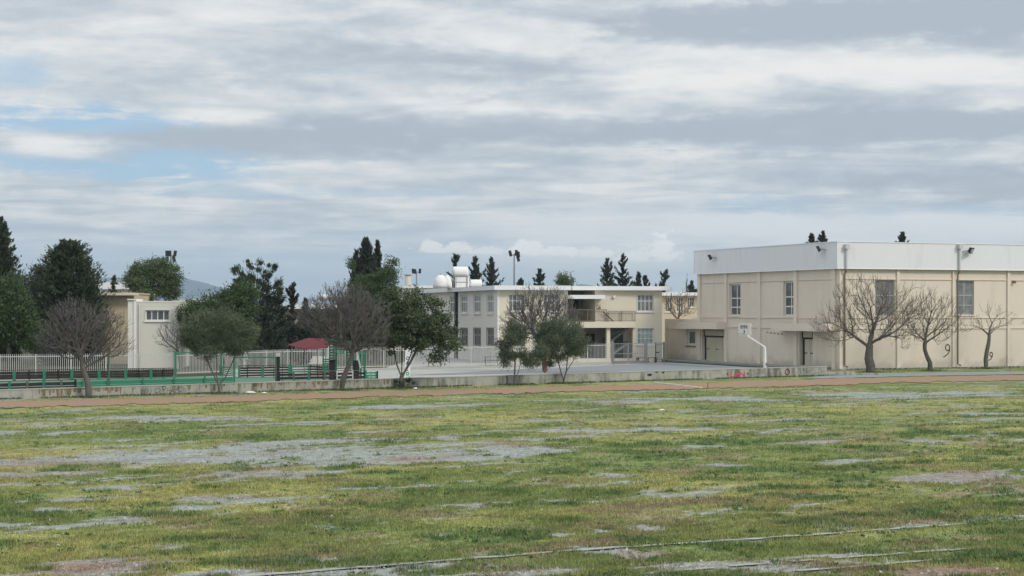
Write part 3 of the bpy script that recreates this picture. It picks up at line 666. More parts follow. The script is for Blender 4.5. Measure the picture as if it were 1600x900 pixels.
def ring(px, z, ra, rb, w, m):
    b = MB(); c = FW.d(px)
    for i in range(16):
        a0, a1 = i * math.pi / 8, (i + 1) * math.pi / 8
        b.poly([FW.p(c + ra * math.cos(a0), .010, z + rb * math.sin(a0)), FW.p(c + ra * math.cos(a1), .010, z + rb * math.sin(a1)),
                FW.p(c + (ra - w) * math.cos(a1), .010, z + (rb - w) * math.sin(a1)), FW.p(c + (ra - w) * math.cos(a0), .010, z + (rb - w) * math.sin(a0))])
    b.bar(FW.p(c - .08, .012, z - .12), FW.p(c + .1, .012, z + .14), .05, .006)
    b.out('graffiti', m, lw)
ring(1230, .36, .26, .25, .09, M['darkred'])
def scrawl(px0, px1, seed, m, cnt, zr=(.08, .58)):
    """overlapping sprayed tags: loops and strokes"""
    r = random.Random(seed); b = MB(); d0, d1 = FW.d(px0), FW.d(px1)
    for i in range(cnt):
        c = d0 + (d1 - d0) * (i + r.random()) / cnt; z = r.uniform(zr[0] + .1, zr[1] - .1)
        pts = []; a0 = r.uniform(0, 6.3); turn = r.uniform(-5, 5); R = r.uniform(.07, .17)
        for k in range(7):
            a = a0 + turn * k / 6
            pts.append((c + R * math.cos(a) * (1 + .2 * k), min(zr[1], max(zr[0], z + R * 1.1 * math.sin(a)))))
        for p, q_ in zip(pts, pts[1:]):
            b.bar(FW.p(p[0], .009 + i * .0001, p[1]), FW.p(q_[0], .009 + i * .0001, q_[1]), .022, .006, ref=FW.n + (0,))
    b.out('graffiti', m, lw)
scrawl(1166, 1222, 4, M['greyspray'], 22); scrawl(1238, 1290, 6, M['greyspray'], 18); scrawl(1255, 1290, 9, M['palespray'], 10)
scrawl(840, 862, 11, M['greyspray'], 7); scrawl(900, 915, 12, M['greyspray'], 4); scrawl(255, 285, 14, M['blackspray'], 8)
for px, z, w in ((1015, .42, .20), (1026, .60, .12), (1036, .56, .12)):
    b = MB(); c = FW.d(px); r = random.Random(px)
    b.poly([FW.p(c + w * 1.3 * math.cos(a * .628) * r.uniform(.7, 1.1), .010, z + w * .55 * math.sin(a * .628) * r.uniform(.6, 1.1)) for a in range(10)]); b.out('black_blotch', M['black'], lw)
# low ramped end of the wall towards the hall
eb = MB(); FE = Face(WB, unit(73)); FE.box(eb, 0.02, 2.4, -0.1, .30, -.3, -.02); FE.box(eb, 2.4, 4.6, -0.1, .16, -.3, -.02); eb.out('wall_end', M['conc'], lw)

# ------------------------------------------------------------------ sports hall
hallC = G(1308.5, 578)
hu = unit(67.5); hl = unit(-22.5)
GF = Face((hallC[0] + hu[0] * .35 + hl[0] * .35, hallC[1] + hu[1] * .35 + hl[1] * .35), hu)             # long front, u to the right
hallP = GF.P
dl = 24.4
GL = Face((hallP[0] + hl[0] * dl, hallP[1] + hl[1] * dl), (-hl[0], -hl[1]))                               # left side, u towards the near corner
hall = thing('sports_hall', 'large beige sports hall with a deep white parapet and tall narrow windows on the right', 'building', (*hallP, 0))
LF = 42.0; ZP0, ZP1 = 8.55, 10.76
def hole(fc, x0, x1, y0, y1):
    """opening from photo pixels"""
    return (fc.d(x0), fc.d(x1), fc.z((x0 + x1) / 2, y1), fc.z((x0 + x1) / 2, y0))
hf = [hole(GF, 1367.5, 1398, 437.5, 493.5), hole(GF, 1494, 1522, 438.5, 492)]
hf += [(hf[1][0] + 12.2, hf[1][1] + 12.2, hf[1][2], hf[1][3])]
hs = [hole(GL, 1139.5, 1157, 443.5, 493.5), hole(GL, 1224, 1242, 439.5, 493.5)]
door1 = (GL.d(1096.5), GL.d(1131), 0.22, GL.z(1113, 514.5)); door2 = (GL.d(1249), GL.d(1270), 0.22, GL.z(1260, 516))
wm = wall_mesh(GF, 0, LF, -0.1, ZP0 + .02, hf); w2 = wall_mesh(GL, 0, dl, -0.1, ZP0 + .02, hs + [door1, door2], 0.5)
b0 = len(wm.V); wm.V += w2.V; wm.F += [tuple(i + b0 for i in f) for f in w2.F]
b2 = [GF.p(0, -24, z) for z in (0,)]
B = lambda d, k, z: GF.p(d, k, z)
wm.poly([B(LF, 0, -.1), B(LF, -dl, -.1), B(LF, -dl, ZP0), B(LF, 0, ZP0)])
wm.poly([B(0, -dl, -.1), B(0, -dl, ZP0), B(LF, -dl, ZP0), B(LF, -dl, -.1)])
wm.out('wall', M['beige'], hall)
fl = MB(); fl.poly([B(0.3, -.6, 0.2), B(LF, -.6, .2), B(LF, -dl, .2), B(.3, -dl, .2)]); fl.out('inner_floor', M['dark'], hall)
pb = MB(); pb.quadbox([B(-.35, .35, ZP0), B(LF + .35, .35, ZP0), B(LF + .35, -dl - .35, ZP0), B(-.35, -dl - .35, ZP0)],
                      [B(-.35, .35, ZP1), B(LF + .35, .35, ZP1), B(LF + .35, -dl - .35, ZP1), B(-.35, -dl - .35, ZP1)])
pb.out('parapet', M['parapet'], hall)
cp = MB()
GF.box(cp, -.40, LF + .4, ZP1, ZP1 + .06, .22, .40); 
cp.quadbox([B(-.40, .22, ZP1), B(-.22, .22, ZP1), B(-.22, -dl - .4, ZP1), B(-.40, -dl - .4, ZP1)], [B(-.40, .22, ZP1 + .06), B(-.22, .22, ZP1 + .06), B(-.22, -dl - .4, ZP1 + .06), B(-.40, -dl - .4, ZP1 + .06)])
GF.box(cp, -.385, LF + .4, ZP0 - .05, ZP0 - .001, .30, .385)
cp.quadbox([B(-.385, .29, ZP0 - .05), B(-.30, .29, ZP0 - .05), B(-.30, -dl - .38, ZP0 - .05), B(-.385, -dl - .38, ZP0 - .05)], [B(-.385, .29, ZP0 - .001), B(-.30, .29, ZP0 - .001), B(-.30, -dl - .38, ZP0 - .001), B(-.385, -dl - .38, ZP0 - .001)])
cp.quadbox([B(-.385, .385, ZP0), B(-.351, .385, ZP0), B(-.351, .351, ZP0), B(-.385, .351, ZP0)], [B(-.385, .385, ZP1), B(-.351, .385, ZP1), B(-.351, .351, ZP1), B(-.385, .351, ZP1)])
cp.quadbox([B(-.385, -dl - .385, ZP0), B(-.351, -dl - .385, ZP0), B(-.351, -dl - .351, ZP0), B(-.385, -dl - .351, ZP0)], [B(-.385, -dl - .385, ZP1), B(-.351, -dl - .385, ZP1), B(-.351, -dl - .351, ZP1), B(-.385, -dl - .351, ZP1)])
cp.out('parapet_trim', M['capmetal'], hall)
# pilasters
for px, w in ((1402.5, .28), (1489.5, .30), (1575, .28)):
    q = MB(); d = GF.d(px); GF.box(q, d - w / 2, d + w / 2, -.1, ZP0 - .003, .002, .14); q.out('pilaster', M['beige_trim'], hall)
for d in (GF.d(1575) + 4.9, GF.d(1575) + 9.8):
    q = MB(); GF.box(q, d - .15, d + .15, -.1, ZP0 - .003, .002, .14); q.out('pilaster', M['beige_trim'], hall)
for px in (1088.5, 1135.2, 1187.5, 1244.5, 1304):
    q = MB(); d = min(dl - .3, max(.22, GL.d(px))); GL.box(q, d - .25, d + .25, -.1, ZP0 - .003, .002, .16); q.out('pilaster', M['beige_trim'], hall)
q = MB(); GF.box(q, 0.02, .42, -.1, ZP0 - .004, .002, .13); q.out('pilaster', M['beige_trim'], hall)
# string courses: shallow ledges between the pilasters, each with the real step that shades the joint below it
def ledge(fc, d0, d1, z, skips):
    a = d0
    for s0, s1 in sorted(skips) + [(d1, d1)]:
        if s0 > a + .05:
            mbq = MB(); fc.box(mbq, a, s0, z, z + .10, .001, .075); mbq.out('string_course', M['beige_trim'], hall)
        a = max(a, s1)
zb1 = GF.z(1340, 436.5); zb2 = GF.z(1340, 497); zb3 = GF.z(1340, 514.5)
pf = [(GF.d(a) - .16, GF.d(a) + .16) for a in (1402.5, 1489.5, 1575)] + [(0, .43)]
pl = [(GL.d(a) - .26, GL.d(a) + .26) for a in (1135.2, 1187.5, 1244.5)] + [(0, .5), (dl - .56, dl)]
for z in (zb1, zb2 - .04, zb3):
    ledge(GF, 0.0, LF, z, pf)
    ledge(GL, 0.0, dl, z, pl + ([(door1[0], door1[1]), (door2[0], door2[1])] if z == zb3 else []))
for h in hf: window(GF, (h[0], h[1], h[2], min(h[3], zb1 - .01)), hall, [.48], [.28, .57], M['winframe_g'], M['glass_c'], k=-.2, fw=.10, sill=M['beige_trim'])
for h in hs: window(GL, (h[0], h[1], h[2], min(h[3], zb1 - .01)), hall, [.57], [.27, .55], M['winframe'], M['glass'], k=-.24, fw=.13, sill=M['beige_trim'])
# doors on the left side
def hall_door(h, zt, split, tm, leaf_m):
    a, b, c, e_ = h; k = -.32
    tb = MB(); GL.box(tb, a, b, zt, e_, k, k + .05); t = tb.out('transom', tm, hall)
    fb = MB(); GL.box(fb, a + .25, b - .5, zt + .12, e_ - .1, k + .06, k + .1); fb.out('transom_board', M['door_beige'] if tm is M['dark'] else M['glass'], t)
    x0 = a + .45
    for s0, s1 in zip(split, split[1:]):
        db = MB(); GL.box(db, x0 + (b - x0) * s0 + .02, x0 + (b - x0) * s1 - .02, c, zt - .04, k, k + .06); dd = db.out('door', leaf_m, hall)
        hb = MB(); xm = x0 + (b - x0) * (s0 + .04); GL.box(hb, xm, xm + .35, 1.25, 1.32, k + .06, k + .11); hb.out('handle', M['dark'], dd)
    gb_ = MB(); GL.box(gb_, a, x0, c, zt - .04, k - .1, k - .02); gb_.out('door_recess', M['dark'], hall)
hall_door(door1, GL.z(1113, 526.5), [0, .47, .82, 1.0], M['dark'], M['door_beige'])
hall_door(door2, GL.z(1260, 529.5), [0, .52, 1.0], M['dark'], M['door_beige'])
# low annex continuing the left side, and the two canopies
dax = GL.d(1040.5); za = GL.z(1060, 498.5)
ax = thing('annex', 'low flat roofed beige annex at the left end of the sports hall', 'building', GL.p(0, 0, 0))
ha = (GL.d(1073), GL.d(1086.2), GL.z(1080, 540), GL.z(1080, 515))
am = wall_mesh(GL, dax, -.02, -.1, za, [ha])
am.poly([GL.p(dax, 0, -.1), GL.p(dax, 0, za), GL.p(dax, -8, za), GL.p(dax, -8, -.1)]); am.poly([GL.p(dax, 0, za), GL.p(-.02, 0, za), GL.p(-.02, -8, za), GL.p(dax, -8, za)])
am.out('wall', M['beige'], ax)
window(GL, ha, ax, [.12], [], M['winframe'], M['glass'], k=-.2, fw=.22, sill=M['pipe'])
q = MB(); GL.box(q, dax, -.03, GL.z(1060, 514.5), GL.z(1060, 514.5) + .1, .002, .07); q.out('string_course', M['beige_trim'], ax)
q = MB(); GL.box(q, dax - .05, dax + .22, -.1, za, .004, .1); q.out('pilaster', M['beige_trim'], ax)
q = MB(); GL.box(q, GL.d(1074), GL.d(1079.5), za + .002, za + .12, -2, -.5); q.out('roof_hatch', M['roofw'], ax)
for a, b in ((1058, 1136.0), (1222, 1307)):
    q = MB(); GL.box(q, max(GL.d(a), -.001 if a > 1100 else -.0), min(GL.d(b), dl), GL.z(1110, 514), GL.z(1110, 503.5), .17, 1.15); q.out('canopy', M['beige_trim'], hall)
q = MB(); GL.box(q, GL.d(1070), -.04, GL.z(1085, 514), GL.z(1085, 503.5), .1, 1.0); q.out('canopy', M['beige_trim'], ax)
# platform with a step along the left side
q = MB(); q.quadbox([GL.p(dax - 6, 2.4, -.05), GL.p(dl - 1, 2.4, -.05), GL.p(dl - 1, 0.01, -.05), GL.p(dax - 6, .01, -.05)], [GL.p(dax - 6, 2.4, .16), GL.p(dl - 1, 2.4, .16), GL.p(dl - 1, .01, .16), GL.p(dax - 6, .01, .16)])
struct(q.out('pavement', M['path']))
q = MB(); q.poly([GL.p(dax - 6, 3.3, .006), GL.p(dl - 2, 3.3, .006), GL.p(dl - 2, 2.42, .006), GL.p(dax - 6, 2.42, .006)]); struct(q.out('drain_channel', M['dark']))
q = MB(); GF.box(q, 0, LF, -.05, .10, .01, .35); struct(q.out('hall_plinth_kerb', M['conc_top']))
# gutters with rain heads and downpipes
for px in (1317.5, 1494):
    d = GF.d(px)
    q = MB(); GF.box(q, d - .2, d + .2, GF.z(px, 389), GF.z(px, 382), .39, .75); rh = q.out('rain_head', M['pipe_w'], hall)
    q = MB(); q.tube([GF.p(d, .5, GF.z(px, 389)), GF.p(d, .5, ZP0 - .1)], .085, 8); q.out('downpipe', M['pipe_w'], hall)
    q = MB(); q.tube([GF.p(d, .5, ZP0 - .1), GF.p(d, .24, ZP0 - .45), GF.p(d, .22, .35), GF.p(d + .25, .35, .22)], .075, 8); q.out('downpipe', M['pipe'], hall)
# floodlights fixed to the parapet
def flood(fc, px, py, k0, tilt):
    d = fc.d(px); z = fc.z(px, py)
    q = MB(); q.bar(fc.p(d + tilt * .55, k0, z - .1), fc.p(d, k0 + .45, z + .02), .06); o = q.out('floodlight', M['greymetal'], hall)
    a = Vector(fc.p(d, k0 + .45, z)); u = Vector((*fc.u, 0)); nv = Vector((*fc.n, 0)); fwd = (nv * .75 - u * tilt * .5 + Vector((0, 0, -.45))).normalized()
    r = fwd.cross(Vector((0, 0, 1))).normalized(); upv = r.cross(fwd)
    q = MB(); c = [a + r * i * .34 + upv * j * .28 for i, j in ((-1, -1), (1, -1), (1, 1), (-1, 1))]
    q.quadbox([tuple(p - fwd * .16 + (a - p) * .3) for p in c], [tuple(p + fwd * .1) for p in c]); q.out('housing', M['black'], o)
    q = MB(); q.poly([tuple(a + r * i * .24 + upv * j * .18 + fwd * .105) for i, j in ((-1, -1), (1, -1), (1, 1), (-1, 1))]); q.out('lens', M['lamp'], o)
flood(GL, 1121, 402, .38, 1); flood(GL, 1291.5, 389, .38, 1); flood(GF, 1508, 391.5, .38, -1)
q = MB(); q.tube([GF.p(GF.d(1583), .02, GF.z(1583, 440)), GF.p(GF.d(1583), .3, GF.z(1583, 441))], .12, 10); q.out('siren', M['pipe'], hall)
def nine(px, py, hpx, seed):
    b = MB(); d = GF.d(px); z = GF.z(px, py); s = hpx / 18.3; pts = []
    for i in range(13): a = -0.5 + i * 2 * math.pi / 12; pts.append((d + .24 * s * math.cos(a), z + .18 * s + .30 * s * math.sin(a)))
    pts += [(d + .23 * s, z - .1 * s), (d + .08 * s, z - .38 * s), (d - .25 * s, z - .62 * s), (d - .5 * s, z - .72 * s)]
    for i, (p, r_) in enumerate(zip(pts, pts[1:])): b.bar(GF.p(p[0], .012, p[1]), GF.p(r_[0], .012, r_[1]), .012, .10 * s ** .5)
    b.out('graffiti', M['blackspray'], hall)
nine(1480.5, 546, 16.5, 1); nine(1548.5, 555.5, 11, 2)
b = MB(); r = random.Random(3)
for i in range(5): d = GL.d(1199) + i * .62; b.poly([GL.p(d + .25 * math.cos(a), .008, 3.0 - i * .03 + r.uniform(.05, .1) * math.sin(a)) for a in [k * .785 for k in range(8)]])
b.out('smudge', M['groove'], hall)

# ------------------------------------------------------------------ school building
SC = Face(at(777.5, 164.6), unit(75)); sl_ = unit(-15)
DLS = 40.0
SL = Face((SC.P[0] + sl_[0] * DLS, SC.P[1] + sl_[1] * DLS), (-sl_[0], -sl_[1]))
sch = thing('school_building', 'two storey cream school building with a thin white roof slab and a balcony', 'building', (*SC.P, 0))
dR = SC.d(1034.5); ZR = SC.z(777, 453.0)
d1, d2 = SC.d(887), SC.d(930)
zs_b = SC.z(900, 503); zs_l = SC.z(900, 512.5)
fh = [hole(SC, 795, 820.5, 460, 486), hole(SC, 795, 820.5, 514, 541), hole(SC, 850, 873, 460, 486), hole(SC, 850, 873, 514, 541)]
fmesh = wall_mesh(SC, 0, d1, -.1, ZR, fh)
wh = [hole(SC, 996, 1021, 460.5, 486.5), hole(SC, 996, 1021, 513, 538)]
open1 = (SC.d(906), SC.d(948), .35, zs_l); open2 = (SC.d(953.5), SC.d(989), .35, zs_l)
f2_ = wall_mesh(SC, d2, dR, zs_b, ZR, [wh[0]]); f3_ = wall_mesh(SC, d1, dR, -.1, zs_b, [wh[1], open1, open2], .35)
for f_ in (f2_, f3_):
    b0 = len(fmesh.V); fmesh.V += f_.V; fmesh.F += [tuple(i + b0 for i in t) for t in f_.F]
fmesh.poly([SC.p(d1, 0, zs_b), SC.p(d1, -4, zs_b), SC.p(d1, -4, ZR), SC.p(d1, 0, ZR)])
fmesh.poly([SC.p(d2, 0, zs_b), SC.p(d2, 0, ZR), SC.p(d2, -4, ZR), SC.p(d2, -4, zs_b)])
fmesh.poly([SC.p(dR, 0, -.1), SC.p(dR, -14, -.1), SC.p(dR, -14, ZR), SC.p(dR, 0, ZR)])
fmesh.out('wall', M['cream'], sch)
q = MB(); q.poly([SC.p(0, -DLS, -.1), SC.p(0, -DLS, ZR), SC.p(dR, -DLS, ZR), SC.p(dR, -DLS, -.1)]); q.out('rear_wall', M['cream'], sch)
sw = []
for x0, x1 in ((720, 730.8), (740.4, 751.2), (761, 771.6), (703, 712)):
    sw.append((SL.d(x0), SL.d(x1), SL.z((x0 + x1) / 2, 489.3), SL.z((x0 + x1) / 2, 461 - (x0 - 720) * .05)))
    sw.append((SL.d(x0), SL.d(x1), SL.z((x0 + x1) / 2, 540.6), SL.z((x0 + x1) / 2, 513.4)))
wall_mesh(SL, 0, DLS, -.1, ZR, sw).out('side_wall', M['cream_side'], sch)
for i, h in enumerate(sw): window(SL, h, sch, [.3, .62], [.62], M['winframe'] if i % 2 == 0 else M['greypost'], M['glass_c'] if i % 2 == 0 else M['glass'], k=-.15, fw=.16, sill=M['white'], surround=.10)
for i, h in enumerate(fh): window(SC, h, sch, [.25, .5, .75], [.62], M['winframe'] if i != 1 and i != 3 else M['greypost'], M['glass_c'], k=-.15, fw=.06, sill=M['white'])
window(SC, wh[0], sch, [.25, .5, .75], [.62], M['winframe'], M['glass_c'], fw=.08, sill=M['white'], surround=.06)
window(SC, wh[1], sch, [.25, .5, .75], [.36, .70], M['winframe'], M['glass_t'], fw=.07, sill=M['white'], surround=.06)
# recessed hall behind the balcony and ground-floor openings
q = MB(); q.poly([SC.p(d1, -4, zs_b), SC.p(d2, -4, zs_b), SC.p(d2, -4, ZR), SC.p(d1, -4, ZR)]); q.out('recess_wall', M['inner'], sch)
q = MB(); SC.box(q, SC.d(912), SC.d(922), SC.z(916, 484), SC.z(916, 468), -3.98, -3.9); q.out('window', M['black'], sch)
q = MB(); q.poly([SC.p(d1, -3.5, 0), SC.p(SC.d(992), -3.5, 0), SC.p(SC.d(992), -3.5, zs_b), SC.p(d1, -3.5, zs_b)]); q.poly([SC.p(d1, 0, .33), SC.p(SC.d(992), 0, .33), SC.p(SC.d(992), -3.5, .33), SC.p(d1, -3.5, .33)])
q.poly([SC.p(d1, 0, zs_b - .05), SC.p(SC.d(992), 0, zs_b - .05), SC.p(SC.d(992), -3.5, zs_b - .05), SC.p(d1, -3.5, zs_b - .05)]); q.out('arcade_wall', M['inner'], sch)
q = MB(); SC.box(q, SC.d(931), SC.d(946), .34, 2.7, -3.48, -3.4); q.out('door', M['dark'], sch)
q = MB(); SC.box(q, SC.d(910), SC.d(924), 2.0, 2.9, -3.48, -3.4); q.out('window', M['black'], sch)
# stair seen through the second opening
q = MB(); a0, a1 = open2[0] + .1, open2[1] - .1
q.bar(SC.p(a0, -1.6, 1.7), SC.p(a1, -1.6, 3.3), .9, .18); q.bar(SC.p(a0, -1.2, .45), SC.p(a1, -1.2, 1.9), .9, .18)
for t in np.linspace(0, 1, 7): q.bar(SC.p(a0 + (a1 - a0) * t, -1.15, 1.75 + 1.6 * t), SC.p(a0 + (a1 - a0) * t, -1.15, 2.4 + 1.2 * t), .05)
q.bar(SC.p(a0, -1.15, 2.4), SC.p(a1, -1.15, 3.4), .06); q.out('stair', M['path'], sch)
q = MB(); q.poly([SC.p(a0, -2.8, .4), SC.p(a1, -2.8, .4), SC.p(a1, -2.8, 2.3), SC.p(a0, -2.8, 2.3)]); q.out('green_panel', M['court'], sch)
# balcony slab, ramp, railings
q = MB(); SC.box(q, d1 - .1, SC.d(992), zs_l + .02, zs_b + .02, .003, .30); q.out('balcony', M['cream'], sch)
def railing(a, b, k, z0, h, m, step=.16, posts=2, name='railing'):
    q = MB(); q.bar(SC.p(a, k, z0 + h), SC.p(b, k, z0 + h), .06); q.bar(SC.p(a, k, z0 + .1), SC.p(b, k, z0 + .1), .04)
    x_ = a
    while x_ < b - .05: q.bar(SC.p(x_, k, z0 + .1), SC.p(x_, k, z0 + h), .022); x_ += step
    for t in np.linspace(0, 1, posts): q.bar(SC.p(a + (b - a) * t, k, z0), SC.p(a + (b - a) * t, k, z0 + h + .02), .07)
    return q.out(name, m, sch)
railing(d1, SC.d(946.5), .2, zs_b + .03, 1.15, M['pipe'], posts=3); railing(SC.d(949), SC.d(991), .2, zs_b + .03, 1.0, M['pipe'], posts=3)
q = MB(); q.bar(SC.p(SC.d(941), .26, zs_b + 1.0), SC.p(SC.d(957), .26, zs_b + .05), .07); q.out('handrail', M['black'], sch)
q = MB(); SC.box(q, SC.d(886), SC.d(940), SC.z(910, 467), SC.z(910, 461), -1, 1.1); q.out('canopy', M['roofw'], sch)
# roof slabs
zr0, zr1 = ZR, ZR + .42
q = MB(); q.quadbox([SC.p(-.5, .7, zr0), SC.p(d1 + .1, .7, zr0), SC.p(d1 + .1, -DLS - .5, zr0), SC.p(-.5, -DLS - .5, zr0)], [SC.p(-.5, .7, zr1), SC.p(d1 + .1, .7, zr1), SC.p(d1 + .1, -DLS - .5, zr1), SC.p(-.5, -DLS - .5, zr1)]); q.out('roof', M['roofw'], sch)
q = MB(); q.quadbox([SC.p(SC.d(893), .35, zr0), SC.p(dR + .75, .8, zr0), SC.p(dR + .75, -15, zr0), SC.p(SC.d(893), -15, zr0)], [SC.p(SC.d(893), .35, zr1 - .02), SC.p(dR + .75, .8, zr1 - .02), SC.p(dR + .75, -15, zr1 - .02), SC.p(SC.d(893), -15, zr1 - .02)]); q.out('roof', M['roofw'], sch)
q = MB(); SL.box(q, SL.d(713.4), SL.d(715.6), 0, ZR, .03, .25); q.out('downpipe', M['black'], sch)
q = MB(); SC.box(q, -.02, .16, -.1, ZR - .002, .003, .04); q.out('corner_strip', M['white'], sch)
text_mesh('graffiti', 'G6', SC, SC.d(931.5), .03, SC.z(934, 483), .62, M['blackspray'], sch, .62)
q = MB(); q.tube([SC.p(SC.d(959), .02, SC.z(959, 463.5)), SC.p(SC.d(959), .22, SC.z(959, 463.5))], .16, 12); q.out('wall_lamp', M['winframe'], sch)
# tanks on the school roof
ZT = zr1
def roofp(px, k): return at(px, 182 + k)
def tank_h(px0, px1, z, r, Y, m, name, label, cat='water tank', ang=80):
    X0, X1 = at(px0, Y)[0], at(px1, Y)[0]; o = thing(name, label, cat, ((X0 + X1) / 2, Y, ZT)); L = (X1 - X0)
    u = unit(ang); c = ((X0 + X1) / 2, Y)
    q = MB(); pts = []; rad = []
    for t, rr_ in ((-.5, .55), (-.47, .85), (-.40, 1), (.40, 1), (.47, .85), (.5, .55)): pts.append((c[0] + u[0] * L * t, c[1] + u[1] * L * t, z)); rad.append(r * rr_)
    q.tube(pts, rad, 18); q.out('tank', m, o)
    return o, c, u, L
Yt = 178
ot, c, u, L = tank_h(706.5, 731.5, zat(424.5, Yt), .52, Yt, M['tank'], 'water_tank', 'white horizontal water tank raised on a metal frame above the school roof')
for i in (-.42, .42):
    for j in (-.35, .35):
        q = MB(); x0, y0 = c[0] + u[0] * L * i - u[1] * j, c[1] + u[1] * L * i + u[0] * j; q.bar((x0, y0, ZT), (x0, y0, zat(431, Yt)), .07); q.out('leg', M['greypost'], ot)
q = MB()
for j in (-.35, .35):
    for z in (zat(432, Yt), zat(441, Yt)): q.bar((c[0] - u[0] * L * .48 - u[1] * j, c[1] - u[1] * L * .48 + u[0] * j, z), (c[0] + u[0] * L * .48 - u[1] * j, c[1] + u[1] * L * .48 + u[0] * j, z), .07)
q.out('frame', M['greypost'], ot)
ot, *_ = tank_h(734, 753, zat(442.2, Yt), .36, Yt, M['tank'], 'water_tank', 'small white water tank lying low on the roof beside the raised one')
bx = thing('tank_housing', 'white boxy tank housing under the raised tank on the school roof', 'housing', (*at(722, Yt + 2.4), ZT))
q = MB(); q.obox(at(713.5, Yt + 2), unit(80), unit(-10), 1.35, 1.2, ZT, zat(432.5, Yt + 2)); q.out('housing_body', M['tank'], bx)
q = MB(); q.obox((at(713, Yt + 2)[0], Yt + 1.95), unit(80), unit(-10), 1.45, 1.3, zat(432.5, Yt + 2), zat(431.6, Yt + 2)); q.out('lid', M['capmetal'], bx)
# domed tank: upright with shouldered top
dm = thing('dome_tank', 'white upright tank with a domed top at the left of the school roof tanks', 'water tank', (*at(690, 181), ZT))
q = MB(); c = at(688.5, 181); prof = [(0, .80), (.25, .80), (.6, .76), (.85, .66), (1.1, .50), (1.28, .30), (1.36, .14)]
q.tube([(c[0], c[1], ZT + h) for h, _ in prof], [r_ for _, r_ in prof], 20); q.out('tank', M['tank'], dm, smooth=True)
q = MB(); c2_ = at(699, 182.5); q.tube([(c2_[0], c2_[1], ZT + h) for h, _ in prof], [r_ * .62 for _, r_ in prof], 16); q.out('rear_shell', M['white'], dm, smooth=True)
q = MB(); q.tube([(c[0], c[1], ZT + 1.36), (c[0], c[1], ZT + 1.46)], .11, 10); q.out('cap', M['greypost'], dm)

# ------------------------------------------------------------------ other buildings
def block(name, label, px0, px1, Y, ztop, ang, depth, wm_, wins=(), roof=None, rover=.3, zroof=.25, cat='building'):
    fc = Face(at(px0, Y), unit(ang)); d1_ = fc.d(px1)
    o = thing(name, label, cat, (*fc.P, 0))
    hs_ = [hole(fc, *w[:4]) for w in wins]
    m_ = wall_mesh(fc, 0, d1_, -.1, ztop, hs_)
    m_.poly([fc.p(0, 0, -.1), fc.p(0, 0, ztop), fc.p(0, -depth, ztop), fc.p(0, -depth, -.1)])
    m_.poly([fc.p(d1_, 0, -.1), fc.p(d1_, -depth, -.1), fc.p(d1_, -depth, ztop), fc.p(d1_, 0, ztop)])
    m_.poly([fc.p(0, -depth, -.1), fc.p(0, -depth, ztop), fc.p(d1_, -depth, ztop), fc.p(d1_, -depth, -.1)])
    m_.out('wall', wm_, o)
    for h, w in zip(hs_, wins): window(fc, h, o, w[4], w[5], M['winframe'], w[6] if len(w) > 6 else M['glass'], fw=.09, sill=M['white'], surround=w[7] if len(w) > 7 else None)
    q = MB(); q.quadbox([fc.p(-rover, rover, ztop), fc.p(d1_ + rover, rover, ztop), fc.p(d1_ + rover, -depth - rover, ztop), fc.p(-rover, -depth - rover, ztop)],
                        [fc.p(-rover, rover, ztop + zroof), fc.p(d1_ + rover, rover, ztop + zroof), fc.p(d1_ + rover, -depth - rover, ztop + zroof), fc.p(-rover, -depth - rover, ztop + zroof)])
    q.out('roof', roof or M['roofw'], o)
    return o, fc, d1_
o, fc, _d = block('pale_building', 'plain off white block with one four pane strip window under its roof', 213.5, 282.5, 148, zat(472, 148), 84, 9, M['offwhite'],
      [(227.5, 265, 484.5, 501, (.25, .5, .75), (), M['glass'], .07)], M['white'], .03, .09)
q = MB(); fc.box(q, fc.d(200), fc.d(209), -.1, zat(470, 148), -5, .05); q.out('side_bay', M['cream_side'], o)
q = MB(); fc.box(q, fc.d(209) + .01, -.01, -.1, zat(469, 148), -5, .14); q.out('corner_column', M['white'], o)
q = MB(); fc.box(q, fc.d(199), fc.d(213.2), zat(470, 148) + .06, zat(470, 148) + .16, -5.1, .2); q.out('roof_edge', M['white'], o)
q = MB(); q.tube([fc.p(.25, .12, 0), fc.p(.25, .12, 5.6)], .05, 6); q.out('downpipe', M['winframe'], o)
o, fc, _d = block('tan_building', 'tan plastered building with a flat overhanging roof behind the bare tree on the left', 60, 209, 161, zat(459.5, 161), 86, 14, M['tan'], [], M['tan'], .08, .14)
q = MB(); fc.box(q, fc.d(150), fc.d(217.5), zat(461.5, 161), zat(458, 161), .02, 1.0); q.out('roof_overhang', M['cream'], o)
q = MB(); fc.box(q, 1, _d - .02, zat(474, 161), zat(473.2, 161), .002, .05); q.out('string_course', M['offwhite'], o)
block('distant_building', 'far white flat roofed building just showing above the tan building', 158, 196, 215, zat(452, 215), 86, 10, M['white'], [(162, 168, 447.5, 449.5, (), ()), ], M['roofw'], .6, .9)
block('distant_building', 'long low white roofed building behind the block with the strip window', 270, 345, 205, zat(472, 205), 88, 12, M['inner'], [(284, 296, 474, 480, (.5,), ()), (305, 317, 474, 480, (.5,), ())], M['roofw'], .6, .32)
o, fc, _d = block('distant_building', 'white roofed building with roof tanks behind the dark trees at centre left', 385, 560, 196, zat(482.5, 196), 86, 14, M['inner'],
      [(x0, x0 + 11, 494, 510, (.5,), (.6,)) for x0 in (425, 447, 469, 520, 540)] + [(x0, x0 + 13, 535, 549, (.33, .66), (.6,)) for x0 in (400, 430, 460, 487, 520)], M['roofw'], .8, .45)
